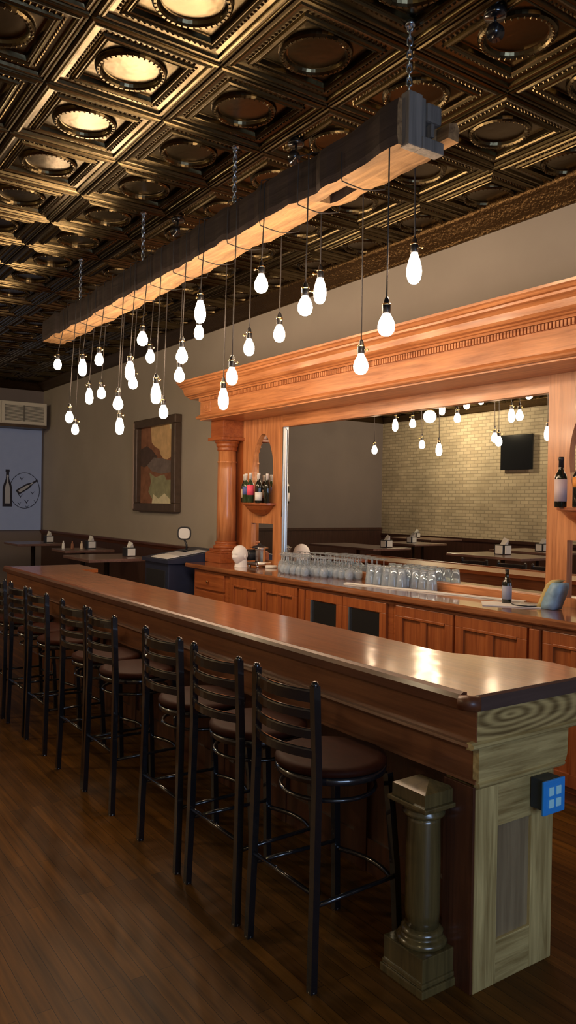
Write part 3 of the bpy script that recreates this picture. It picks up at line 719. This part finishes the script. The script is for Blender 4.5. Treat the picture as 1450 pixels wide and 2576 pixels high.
def big_column(cx):
    cy = 4.31; z0 = CT
    obj('plinth', MB().box(cx-.165, cx+.165, cy-.165, PY+.02, z0, z0+.10, .004).box(cx-.155, cx+.155, cy-.155, PY+.02, z0+.10, z0+.118, .006).box(cx-.135, cx+.135, cy-.135, PY+.02, z0+.118, z0+.15, .01), M['cabX'], bb)
    obj('column_base', MB().lathe([(.135, z0+.148), (.142, z0+.165), (.138, z0+.18), (.120, z0+.19), (.116, z0+.20), (.124, z0+.212), (.120, z0+.224), (.106, z0+.23)], (cx, cy, 0), 40), M['cabX'], bb)
    obj('column_shaft', MB().lathe([(.106, z0+.22), (.107, 1.6), (.102, 2.10), (.100, 2.165), (.106, 2.17), (.108, 2.178), (.104, 2.186), (.099, 2.19), (.098, 2.30)], (cx, cy, 0), 48), M['cherryZ'], bb)
    obj('column_capital', MB().lathe([(.098, 2.295), (.108, 2.30), (.112, 2.315), (.106, 2.325), (.110, 2.34), (.120, 2.35), (.122, 2.362), (.116, 2.37), (.130, 2.385), (.138, 2.40), (.138, 2.41)], (cx, cy, 0), 40)
        .box(cx-.165, cx+.165, cy-.155, PY+.02, 2.41, 2.445, .006).box(cx-.135, cx+.135, cy-.13, PY+.02, 2.445, 2.626, .003), M['cabX'], bb)
    obj('column_pier', MB().box(cx-.13, cx+.13, PY+.005, PY+.044, CT, 2.626), M['cabZ'], bb)
big_column(-7.44); big_column(-2.43)
EX0, EX1 = -7.58, -2.29
# entablature
obj('lower_moulding', MB().extrude(PS([(3.90, 2.612), (3.888, 2.62), (3.884, 2.632), (3.895, 2.645), (3.915, 2.65), (3.93, 2.665), (3.98, 2.665), (3.98, 2.612)]), EX0-.03, EX1+.03, 'X'), M['cherryX'], bb)
obj('frieze_board', MB().box(EX0, EX1, 3.925*KS, 4.499, 2.626, 2.899, .002), M['cherryX'], bb)
de = MB(); x = EX0+.01
while x < EX1-.01:
    de.box(x, x+.016, 3.900*KS, 3.926*KS, 2.827, 2.865); x += .027
obj('dentil_band', de, M['cherryX'], bb)
obj('cornice', MB().extrude(PS([(3.925, 2.836), (3.895, 2.836), (3.888, 2.85), (3.872, 2.853), (3.865, 2.862), (3.84, 2.868), (3.825, 2.885), (3.812, 2.925), (3.795, 2.945), (3.775, 2.952), (3.77, 2.966), (3.755, 2.970),
     (3.745, 2.985), (3.73, 2.992), (3.728, 3.008), (3.74, 3.012), (4.367, 3.012), (4.367, 2.836)]), EX0-.19, EX1+.19, 'X'), M['cherryX'], bb)
rg = MB().box(EX0+.05, EX0+.25, 3.912*KS, 3.926*KS, 2.703, 2.817, .004).tube([(EX0+.15+.035*math.cos(2*PI*k/20), 3.912*KS, 2.76+.035*math.sin(2*PI*k/20)) for k in range(20)], .006, 6, closed=True)
obj('rosette_block', rg, M['cherryX'], bb)

# ------------------------------------------------------------------ bottles
def bottle(name, x, y, z, h, r, glass, label_mat, foil, labtxt, group=None, wide=.62, lz=(.18, .48), cat='bottle'):
    t = thing(name, labtxt, cat, (x, y, z), group)
    P = [(r*.9, z), (r, z+.006), (r, z+h*.58), (r*.92, z+h*.64), (r*.6, z+h*.71), (r*.40, z+h*.77), (r*.37, z+h*.94), (r*.44, z+h*.945), (r*.44, z+h*.985), (r*.38, z+h)]
    b = obj('bottle_glass', MB().lathe(P, (x, y, 0), 24), glass, t)
    if label_mat: obj('paper_label', MB().lathe([(r+.0008, z+h*lz[0]), (r+.0010, z+h*lz[1])], (x, y, 0), 24), label_mat, t)
    if foil: obj('neck_foil', MB().lathe([(r*.43, z+h*.80), (r*.40, z+h*.93), (r*.47, z+h*.94), (r*.47, z+h*.99), (r*.40, z+h+.002)], (x, y, 0), 16), foil, t)
    return t
SZ = 1.735
G = 'wine bottles on the left bracket shelf'
bottle('wine_bottle', PCX-.205, 4.335, SZ, .30, .036, M['botdark'], M['labcream'], M['foilwhite'], 'dark wine bottle with cream label, leftmost on the small left shelf', G)
bottle('wine_bottle', PCX-.118, 4.300, SZ, .305, .036, M['botgreen'], M['labblue'], M['foilwhite'], 'green wine bottle with blue label on the left shelf', G, lz=(.28, .56))
bottle('wine_bottle', PCX+.000, 4.282, SZ, .31, .037, M['botgreen'], M['labpink'], M['foilwhite'], 'green wine bottle with bright pink label on the left shelf', G, lz=(.26, .60))
bottle('wine_bottle', PCX+.075, 4.330, SZ, .29, .034, M['botdark'], None, M['foilwhite'], 'unlabelled dark wine bottle behind the pink and white labelled ones', G)
bottle('wine_bottle', PCX+.14, 4.295, SZ, .305, .037, M['botdark'], M['labwhite'], M['foilwhite'], 'dark wine bottle with white label on the left shelf', G, lz=(.08, .36))
bottle('wine_bottle', PCX+.21, 4.355, SZ, .30, .035, M['botdark'], None, M['foilwhite'], 'dark wine bottle at the right edge of the left shelf', G)
G = 'wine bottles on the right bracket shelf'
bottle('wine_bottle', QCX-.15, 4.270, SZ, .32, .038, M['botdark'], M['labrose'], M['blackplastic'], 'black wine bottle with tall pale label at the right picture edge', G, lz=(.12, .56))
bottle('wine_bottle', QCX-.035, 4.295, SZ, .32, .038, M['botdark'], M['laborange'], M['blackplastic'], 'dark wine bottle with orange label half cut by the right picture edge', G, lz=(.40, .60))
bottle('beer_bottle', -3.47, 4.20, CT, .235, .032, M['botdark'], M['labgrey'], None, 'small dark beer bottle with grey label on the back bar worktop', lz=(.14, .52))
bottle('wine_bottle', -2.84, 4.15, CT, .24, .036, M['botdark'], M['labblue'], None, 'dark bottle with blue label on the worktop at right picture edge', lz=(.22, .5))

# ------------------------------------------------------------------ foam head
def foam_head(x, y, z, rot):
    t = thing('mannequin_head', 'white foam display head standing on the back bar worktop', 'mannequin head', (x, y, z))
    bm = bmesh.new(); bmesh.ops.create_uvsphere(bm, u_segments=48, v_segments=40, radius=1)
    for v in bm.verts:
        p = v.co.copy(); px, py, pz = p
        # head axis: face towards -Y
        X = px*.073; Y = py*.092; Z = pz*.100+.124
        if pz < -.15:
            k = (-.15-pz)/.85
            X *= 1-.30*k; Y *= 1-.22*k
            if py > 0: Y *= 1-.45*k
            if py < 0: Y = Y*(1-.05*k)-.012*k
        f = max(0, -py)
        g = lambda cx_, cz_, sx_, sz_: math.exp(-((X-cx_)/sx_)**2-((Z+.030-cz_)/sz_)**2)
        if py < 0:
            Y -= .014*g(0, .128, .0105, .020)*f+.008*g(0, .142, .008, .024)*f
            Y += .011*(g(.027, .156, .015, .010)+g(-.027, .156, .015, .010))*f
            Y -= .005*(g(.027, .172, .020, .007)+g(-.027, .172, .020, .007))*f
            Y -= .007*g(0, .099, .020, .005)*f; Y -= .006*g(0, .090, .016, .005)*f; Y += .004*g(0, .0945, .018, .0025)*f
            Y -= .008*g(0, .068, .020, .013)*f
        v.co = (X, Y, Z)
    me = bpy.data.meshes.new('head'); bm.to_mesh(me); bm.free()
    me.polygons.foreach_set('use_smooth', [True]*len(me.polygons)); me.materials.append(M['white'])
    o = bpy.data.objects.new('head', me); COL.objects.link(o); o.parent = t
    mb = MB(); mb.lathe([(.066, 0), (.065, .006), (.061, .03), (.060, .06), (.058, .09)], (0, .018, 0), 32, sy=1.05); obj('neck', mb, M['white'], t, local=True)
    for s in (-1, 1):
        mb = MB().sphere((s*.073, .006, .110), .018, 8, (.35, .75, 1.35)).sphere((s*.077, .003, .112), .008, 6, (.5, .8, 1.2)); obj('ear', mb, M['white'], t, local=True)
    t.rotation_euler = (0, 0, rot); return t
foam_head(-6.76, 4.08, CT, math.radians(14))

# chrome blender / mixer
x, y = -6.78, 4.32
t = thing('drink_mixer', 'dark and chrome drink mixer on the worktop beside the foam head', 'mixer', (x, y, CT))
obj('base', MB().box(x-.11, x+.11, y-.09, y+.09, CT+.012, CT+.05, .012).lathe([(.018, CT), (.018, CT+.014)], (x-.08, y-.06, 0), 10).lathe([(.018, CT), (.018, CT+.014)], (x+.08, y-.06, 0), 10), M['chrome'], t)
obj('motor_drum', MB().lathe([(.055, -.11), (.058, -.10), (.058, .02), (.05, .03)], (x-.06, y, CT+.115), 24, axis='Y'), M['blackplastic'], t)
obj('chrome_jar', MB().lathe([(.050, CT+.05), (.055, CT+.06), (.055, CT+.17), (.060, CT+.175), (.060, CT+.185), (.05, CT+.19)], (x+.045, y-.01, 0), 12, smooth=False), M['chrome'], t)
obj('lid', MB().lathe([(.075, CT+.19), (.078, CT+.20), (.06, CT+.212), (.02, CT+.218), (.018, CT+.235), (.001, CT+.238)], (x+.01, y, 0), 24), M['blackplastic'], t)
obj('rail', MB().tube([(x-.09, y-.05, CT+.195), (x+.10, y-.05, CT+.195), (x+.10, y+.05, CT+.195)], .006, 8), M['chrome'], t)
mono('coaster_stack', MB().lathe([(.055, CT), (.06, CT+.004), (.06, CT+.022), (.055, CT+.026)], (-6.56, 4.33, 0), 24), M['paper'], 'small pale stack of coasters at the left foot of the mirror', 'coasters')

# ------------------------------------------------------------------ glassware
def stem_proto(x, y):
    t = thing('wine_glass', 'clear stemmed glass stored upside down in the left cluster by the mirror', 'glass', (x, y, CT), 'upside-down stemmed glasses on the worktop')
    P = [(.033, 0), (.038, .03), (.039, .05), (.033, .075), (.015, .092), (.0045, .10), (.004, .155), (.008, .163), (.034, .168), (.034, .171), (.001, .172)]
    IN = [(.001, .088), (.028, .072), (.035, .05), (.034, .03), (.030, 0)]
    obj('glass_body', MB().lathe([(r, CT+h) for r, h in IN+P], (x, y, 0), 14), M['glass'], t)
    return t
def pint_proto(x, y):
    t = thing('pint_glass', 'clear straight pint glass in the right cluster by the mirror', 'glass', (x, y, CT), 'pint glasses on the worktop')
    P = [(.044, 0), (.044, .003), (.031, .148), (.030, .150), (.001, .150)]
    IN = [(.001, .138), (.028, .137), (.041, .004), (.041, 0)]
    obj('glass_body', MB().lathe([(r, CT+h) for r, h in IN+P], (x, y, 0), 14), M['glass'], t)
    return t
ROWS = ['row against the mirror', 'second row from the mirror', 'third row from the mirror', 'front row']
def fill(proto, spots, what):
    for n_, (x, y, j, i) in enumerate(spots):
        o = proto if n_ == 0 else copy_tree(proto)
        o.location = (x, y, CT)
        o['label'] = '%s, %s from the left in the %s' % (what, ORD[i], ROWS[j])
spots = []
for j in range(4):
    for i in range(15):
        x = -6.40+i*.084+(j % 2)*.03+j*.124; y = 4.355-j*.085
        if i > (14, 12, 8, 4)[j]: continue
        spots.append((x+random.uniform(-.006, .006), y+random.uniform(-.006, .006), j, i))
fill(stem_proto(*spots[0][:2]), spots, 'upside-down stemmed glass')
spots = []
for j in range(4):
    for i in range(11):
        x = -5.04+i*.092+(j % 2)*.02+j*.105; y = 4.34-j*.094
        if i > (8, 4, -1, -1)[j]: continue
        spots.append((x+random.uniform(-.004, .004), y+random.uniform(-.004, .004), j, i))
fill(pint_proto(*spots[0][:2]), spots, 'clear pint glass')
# towel, mat, snack bag
tw = MB(); n = 20; vs = []
for i in range(n+1):
    u = i/n; x = -5.0+1.54*u; y = 4.035+.345*u+.004*math.sin(i*1.9); hw = .021+.004*math.sin(i*.8)
    for dx, dy, z in ((.22*hw, -hw, .001), (.22*hw, -hw, .008+.002*math.sin(i*1.3)), (-.22*hw, hw, .010), (-.22*hw, hw, .001)): vs.append((x+dx, y+dy, CT+z))
fs = [(i*4+k, i*4+(k+1) % 4, i*4+4+(k+1) % 4, i*4+4+k) for i in range(n) for k in range(4)]+[(3, 2, 1, 0), (n*4, n*4+1, n*4+2, n*4+3)]
tw.add(vs, fs)
mono('bar_towel', tw, M['paper'], 'long folded white towel strip lying along the foot of the mirror', 'towel')
mono('paper_mat', MB().extrude([(-3.47, 3.96), (-3.12, 4.26), (-3.33, 4.35), (-3.63, 4.13)], CT+.001, CT+.006, 'Z'), M['paper'], 'white paper mat on the worktop in front of the beer bottle', 'mat')
t = thing('snack_bag', 'leaning blue and white bag with yellow side on the worktop', 'bag', (-3.17, 4.24, CT))
def slab(pts, w0, w1, y):
    mb = MB(); vs = []
    for (x, z), wd in zip(pts, w1): vs += [(x-wd, y-w0, z), (x+wd, y-w0, z), (x+wd, y+w0, z), (x-wd, y+w0, z)]
    n = len(pts); fs = [(i*4+k, i*4+(k+1) % 4, i*4+4+(k+1) % 4, i*4+4+k) for i in range(n-1) for k in range(4)]+[(3, 2, 1, 0), (n*4-4, n*4-3, n*4-2, n*4-1)]
    mb.add(vs, fs, True); return mb
obj('bag_body', slab([(-3.145, CT+.002), (-3.135, CT+.04), (-3.110, CT+.10), (-3.085, CT+.155), (-3.080, CT+.175)], .045, [.045, .05, .05, .042, .03], 4.24), M['bluebag'], t)
obj('yellow_side', slab([(-3.220, CT+.008), (-3.200, CT+.04), (-3.175, CT+.10), (-3.145, CT+.16), (-3.100, CT+.19)], .04, [.018, .02, .02, .02, .025], 4.25), M['yellowbag'], t)
mono('black_tray', MB().lathe([(.08, CT+.007), (.095, CT+.012), (.09, CT+.014)], (-3.33, 4.22, 0), 24), M['blackplastic'], 'small black tray on the white paper mat beside the bag', 'tray')
mono('cutting_board', MB().box(-6.50, -5.98, 2.72, 2.96, .871, .893, .004), M['paper'], 'white cutting board on the work shelf behind the bar', 'cutting board')

# ------------------------------------------------------------------ host stand with menus and small screen
t = thing('host_stand', 'dark host stand with sloping top at the left end of the back bar', 'host stand', (-7.97, 4.05, 0))
obj('cabinet_body', MB().box(-8.27, -7.67, 3.73, 4.35, 0, 1.06, .006), M['navy'], t)
obj('door_panel', MB().box(-8.22, -7.73, 3.718, 3.731, .15, .98, .004), M['blackplastic'], t)
obj('sloped_top', MB().extrude([(3.70, 1.06), (3.70, 1.10), (4.37, 1.20), (4.37, 1.06)], -8.30, -7.63, 'X'), M['navy'], t)
for i in range(3):
    y0 = 3.72+i*.17
    mb = MB(); z = lambda y: 1.103+(y-3.70)*.149
    XL = -8.10 if i < 2 else -7.90
    mb.add([(XL, y0, z(y0)+.003), (-7.69, y0, z(y0)+.003), (-7.69, y0+.15, z(y0+.15)+.003), (XL, y0+.15, z(y0+.15)+.003), (XL, y0, z(y0)+.012), (-7.69, y0, z(y0)+.012), (-7.69, y0+.15, z(y0+.15)+.012), (XL, y0+.15, z(y0+.15)+.012)],
           [(0, 1, 2, 3), (7, 6, 5, 4), (0, 4, 5, 1), (1, 5, 6, 2), (2, 6, 7, 3), (3, 7, 4, 0)])
    mono('menu_card', mb, M['sheetglow'] if i else M['paper'], ['white menu card lowest on the sloped host stand top', 'grey menu card in the middle of the sloped host stand top', 'grey menu card highest on the sloped host stand top'][i], 'menu', 'menus on the host stand')
t = thing('small_screen', 'small rounded pale screen in black frame on a stalk behind the host stand', 'screen', (-8.07, 4.15, 1.165))
obj('stalk', MB().tube([(-8.07, 4.15, 1.17), (-8.07, 4.15, 1.24), (-8.09, 4.13, 1.30)], .012, 8).lathe([(.05, 1.165), (.05, 1.18)], (-8.07, 4.15, 0), 16), M['blackplastic'], t)
pts = [(math.cos(2*PI*k/28), math.sin(2*PI*k/28)) for k in range(28)]
def se(c, e=.6): return math.copysign(abs(c)**e, c)
def disc(r1, r2, x0, x1):
    mb = MB(); U = Vector((.568, .823, 0)); 
    mb.add([Vector((-8.09, 4.13, 1.37))+U*se(a)*r1+Vector((0, 0, se(b)*r2-.0))+Vector((.823, -.568, 0))*x for x in (x0, x1) for a, b in pts],
           [tuple(range(28)), tuple(range(55, 27, -1))]+[(k, (k+1) % 28, 28+(k+1) % 28, 28+k) for k in range(28)]); return mb
obj('screen_frame', disc(.078, .078, -.02, .012), M['blackplastic'], t)
obj('screen_face', disc(.064, .060, .0121, .016), M['paper'], t)

# ------------------------------------------------------------------ high tables and napkin holders
def high_table(x0, x1, y0, y1, lab, z=1.05):
    t = thing('high_table', lab, 'table', ((x0+x1)/2, (y0+y1)/2, 0), 'high tables in the dining area')
    obj('table_top', MB().box(x0, x1, y0, y1, z-.035, z, .006), M['table'], t)
    cx_, cy_ = (x0+x1)/2, (y0+y1)/2
    obj('pedestal', MB().lathe([(.04, .03), (.035, .06), (.035, z-.06), (.09, z-.036)], (cx_, cy_, 0), 16), M['blackmetal'], t)
    obj('table_base', MB().box(cx_-.28, cx_+.28, cy_-.03, cy_+.03, 0, .035, .006).box(cx_-.03, cx_+.03, cy_-.28, cy_+.28, 0, .034, .006), M['blackmetal'], t)
    return t
high_table(-10.95, -10.35, 3.50, 4.20, 'high table beneath the dark wall left of the painting, pale front edge')
high_table(-12.9, -12.1, 3.35, 4.05, 'farthest high table, beside the blue window shade')
high_table(-9.55, -8.65, 3.20, 3.98, 'high table with reddish top just left of the host stand')
high_table(-8.05, -6.7, -.35, .55, 'high table seen in the mirror with the large white napkin stack')
high_table(-8.5, -7.3, -1.8, -.9, 'high table seen at the right side of the mirror')
high_table(-10.9, -9.2, .15, .95, 'high table seen at the left side of the mirror')
high_table(-12.6, -11.2, -3.2, -2.3, 'distant high table in the mirror by the brick wall')
high_table(-10.9, -10.0, -1.5, -.7, 'high table seen in the mirror with a white napkin box')
def napkins(x, y, lab, z=1.05, k=1.0):
    t = thing('napkin_holder', lab, 'napkin holder', (x, y, z), 'napkin holders on the high tables')
    obj('holder', MB().box(x-.07*k, x+.07*k, y-.06*k, y+.06*k, z, z+.11*k, .008), M['blackplastic'], t)
    obj('napkin_face', MB().box(x+.0705*k, x+.078*k, y-.05*k, y+.05*k, z+.012, z+.10*k, .003).box(x-.05*k, x+.05*k, y+.0605*k, y+.068*k, z+.012, z+.10*k, .003)
        .add([(x-.03*k, y-.02, z+.108*k), (x+.06*k, y-.02, z+.108*k), (x+.09*k, y+.01, z+.17*k), (x+.01, y-.01, z+.19*k), (x-.02, y+.04, z+.108*k), (x+.05*k, y+.04, z+.108*k)], [(0, 1, 2, 3), (4, 5, 2, 3), (0, 4, 3), (1, 5, 2), (0, 1, 5, 4)]), M['paper'], t)
napkins(-10.72, 3.98, 'napkin holder on the high table left of the painting')
napkins(-12.45, 3.93, 'farthest napkin holder, near the blue window shade')
napkins(-9.05, 3.86, 'napkin holder just left of the host stand')
napkins(-7.45, .02, 'large napkin holder reflected in the middle of the mirror', k=1.3)
napkins(-9.44, .47, 'napkin holder reflected left of centre in the mirror', k=1.1)
napkins(-10.45, -1.05, 'napkin holder reflected beneath the brick corner in the mirror')
napkins(-12.1, -2.75, 'small distant napkin holder reflected by the brick wall')
napkins(-7.75, -1.25, 'napkin holder reflected near the right frame of the mirror', k=1.1)
for i, (x, y, m_, lab, c_) in enumerate([(-10.80, 3.62, 'labwhite', 'salt shaker on the high table, leftmost small white one', 'shaker'), (-10.66, 3.70, 'laborange', 'dark sauce bottle on the high table left of the painting', 'bottle'),
                               (-10.62, 3.82, 'labcream', 'cream coloured shaker beside the napkin holder under the dark wall', 'shaker')]):
    mono('shaker' if c_ == 'shaker' else 'sauce_bottle', MB().lathe([(.022, 1.05), (.024, 1.06), (.020, 1.12), (.010, 1.14), (.010, 1.16), (.001, 1.163)], (x, y, 0), 12), M[m_] if i != 1 else M['pbrown'], lab, c_)

# ------------------------------------------------------------------ painting
px0, px1, pz0, pz1 = -10.22, -8.92, 1.60, 2.85
t = thing('framed_painting', 'framed abstract landscape painting in browns on the dark wall', 'painting', ((px0+px1)/2, YR, pz0))
fw = .11
fr = MB().box(px0, px1, YR-.10, YR, pz1-fw, pz1, .012).box(px0, px1, YR-.10, YR, pz0, pz0+fw, .012).box(px0, px0+fw, YR-.10, YR, pz0+fw, pz1-fw, .012).box(px1-fw, px1, YR-.10, YR, pz0+fw, pz1-fw, .012)
obj('picture_frame', fr, M['frame'], t)
obj('frame_lip', MB().box(px0-.002, px0+.035, YR-.108, YR-.085, pz0+.03, pz1-.03), M['framein'], t)
ix0, ix1, iz0, iz1 = px0+fw, px1-fw, pz0+fw, pz1-fw
cv = obj('canvas', MB().box(ix0, ix1, YR-.03, YR-.01, iz0, iz1), M['pbrown'], t)
def patch(name, pts, mat, d):
    P = [(ix0+(ix1-ix0)*a, iz0+(iz1-iz0)*b) for a, b in pts]
    obj(name, MB().extrude(P, YR-.030-d, YR-.029, 'Y'), mat, cv)
patch('tan_shape', [(.30, 1), (1, 1), (1, .66), (.92, .60), (.78, .56), (.68, .57), (.60, .62), (.55, .70), (.42, .74), (.33, .80)], M['tan'], .002)
patch('pale_shape', [(.82, 1), (1, 1), (1, .90), (.86, .94)], M['pcream'], .003)
patch('dark_hills', [(0, .72), (.18, .76), (.34, .70), (.5, .60), (.30, .52), (.12, .48), (0, .50)], M['pdark'], .003)
patch('mauve_hills', [(.20, .50), (.40, .60), (.60, .58), (.86, .54), (1, .55), (1, .40), (.62, .38), (.35, .42)], M['pgrey'], .004)
patch('olive_field', [(.28, .40), (.45, .34), (.70, .37), (.76, .30), (1, .30), (1, .0), (.42, .02), (.25, .15), (.33, .28)], M['polive'], .005)
patch('pale_field', [(.40, .12), (.55, .06), (.72, .13), (.88, .05), (1, .05), (1, 0), (.36, 0)], M['pcream'], .006)

# ------------------------------------------------------------------ far wall: air vent, printed window shade
t = thing('air_vent', 'offwhite air conditioner box with grille high on the far wall', 'air vent', (-14.3, 4.0, 3.08))
vx = -14.18
obj('vent_box', MB().box(XF, vx, 3.40, 4.42, 3.08, 3.48, .01), M['offwhite'], t)
obj('shadow_band', MB().box(XF, vx-.05, 3.2, 4.44, 3.03, 3.079), M['frame'], t)  # brown strip standing in for the shadow under the vent box
obj('vent_frame', MB().box(vx, vx+.02, 3.62, 4.40, 3.42, 3.47).box(vx, vx+.02, 3.62, 4.40, 3.09, 3.13).box(vx, vx+.02, 3.62, 3.67, 3.13, 3.42).box(vx, vx+.02, 4.36, 4.40, 3.13, 3.42).box(vx, vx+.02, 3.20, 3.60, 3.09, 3.47), M['offwhite'], t)
gr = MB()
for k in range(13): gr.box(vx-.01, vx+.008, 3.67, 4.36, 3.14+k*.0215, 3.15+k*.0215)
gr.box(vx, vx+.012, 4.0, 4.02, 3.13, 3.42).box(vx-.02, vx-.012, 3.67, 4.36, 3.13, 3.42)
obj('grille', gr, M['vent'], t)
t = thing('window_shade', 'blue-grey window shade printed with bottles and a ring of birds', 'window shade', (-14.6, 3.2, 1.17))
obj('shade_panel', MB().box(XF+.02, XF+.05, 2.2, 4.46, 1.17, 3.025), M['shade'], t)
sx = XF+.05
def flat(name, poly, mat, d=.004): obj(name, MB().extrude(poly, sx, sx+d, 'X'), mat, t)
rgn = MB()
for rr in (.285,):
    rgn.tube([(sx+.002, 4.155+rr*.96*math.cos(2*PI*k/40), 1.90+rr*1.15*math.sin(2*PI*k/40)) for k in range(40)], .006, 5, closed=True)
obj('printed_ring', rgn, M['ink'], t)
def bottle_poly(cy_, z0, h, r, ang=0):
    P = [(-r, 0), (r, 0), (r, .5*h), (r*.75, .62*h), (r*.35, .74*h), (r*.3, .92*h), (r*.42, .93*h), (r*.42, h), (-r*.42, h), (-r*.42, .93*h), (-r*.3, .92*h), (-r*.35, .74*h), (-r*.75, .62*h), (-r, .5*h)]
    return [(cy_+a*math.cos(ang)-b*math.sin(ang), z0+a*math.sin(ang)+b*math.cos(ang)) for a, b in P]
flat('printed_bottle', bottle_poly(3.845, 1.60, .68, .085), M['ink']); flat('bottle_highlight', bottle_poly(3.845, 1.66, .52, .045), M['inklight'], .007)
flat('printed_bottle', bottle_poly(4.02, 1.86, .44, .05, -1.0), M['ink']); flat('bottle_highlight', bottle_poly(4.05, 1.88, .30, .025, -1.0), M['inklight'], .007)
for cy_, cz_, s_ in ((4.08, 1.80, .045), (4.19, 1.70, .05), (4.30, 1.86, .04), (4.06, 1.66, .035), (4.36, 1.70, .04), (4.20, 1.60, .035), (4.10, 2.12, .045)):
    flat('printed_bird', [(cy_-s_, cz_+s_*.7), (cy_-s_*.3, cz_+s_*.25), (cy_, cz_-s_*.3), (cy_+s_*.4, cz_+s_*.3), (cy_+s_, cz_+s_*.8), (cy_+s_*.3, cz_-s_*.2), (cy_, cz_-s_*.8), (cy_-s_*.4, cz_-s_*.1)], M['ink'])

# television on the brick wall (seen in the mirror)
t = thing('television', 'dark flat television on the brick wall, seen in the mirror', 'television', (-10.5, YL, 2.5))
obj('screen', MB().box(-10.85, -10.05, YL+.06, YL+.10, 2.50, 3.22, .008), M['tvscreen'], t)
obj('wall_bracket', MB().box(-10.6, -10.3, YL+.002, YL+.06, 2.7, 3.0), M['blackmetal'], t)

# unseen globe lamps added as warm fill, behind the camera and over the dining area
M['globe'] = plain('fill_globe_glass', (1, .95, .85), .3, emit=FILL_GLOBE_COLOR, es=FILL_GLOBE_STRENGTH)
M['globe_bright'] = plain('bright_fill_globe_glass', (1, .95, .85), .3, emit=(1.0, .80, .50), es=FILL_GLOBE_STRENGTH*4.0)
for x, y, lab in ((.3, -1.3, 'added opal globe fill lamp near the street window'), (-7.5, -2.9, 'added opal globe fill lamp over the middle dining tables'), (-11.6, -2.6, 'added opal globe fill lamp over the far dining tables')):
    g = thing('fill_globe_lamp', lab, 'fill lamp', (x, y, 3.45), 'added opal globe fill lamps')
    obj('globe', MB().sphere((x, y, 3.58), .13, 12), M['globe'] if x > 0 else M['globe_bright'], g)
    obj('fitter', MB().lathe([(.07, 3.69), (.075, 3.71), (.03, 3.74), (.012, 3.76), (.012, 3.86), (.06, 3.875), (.065, 3.895)], (x, y, 0), 24), M['brass'], g)
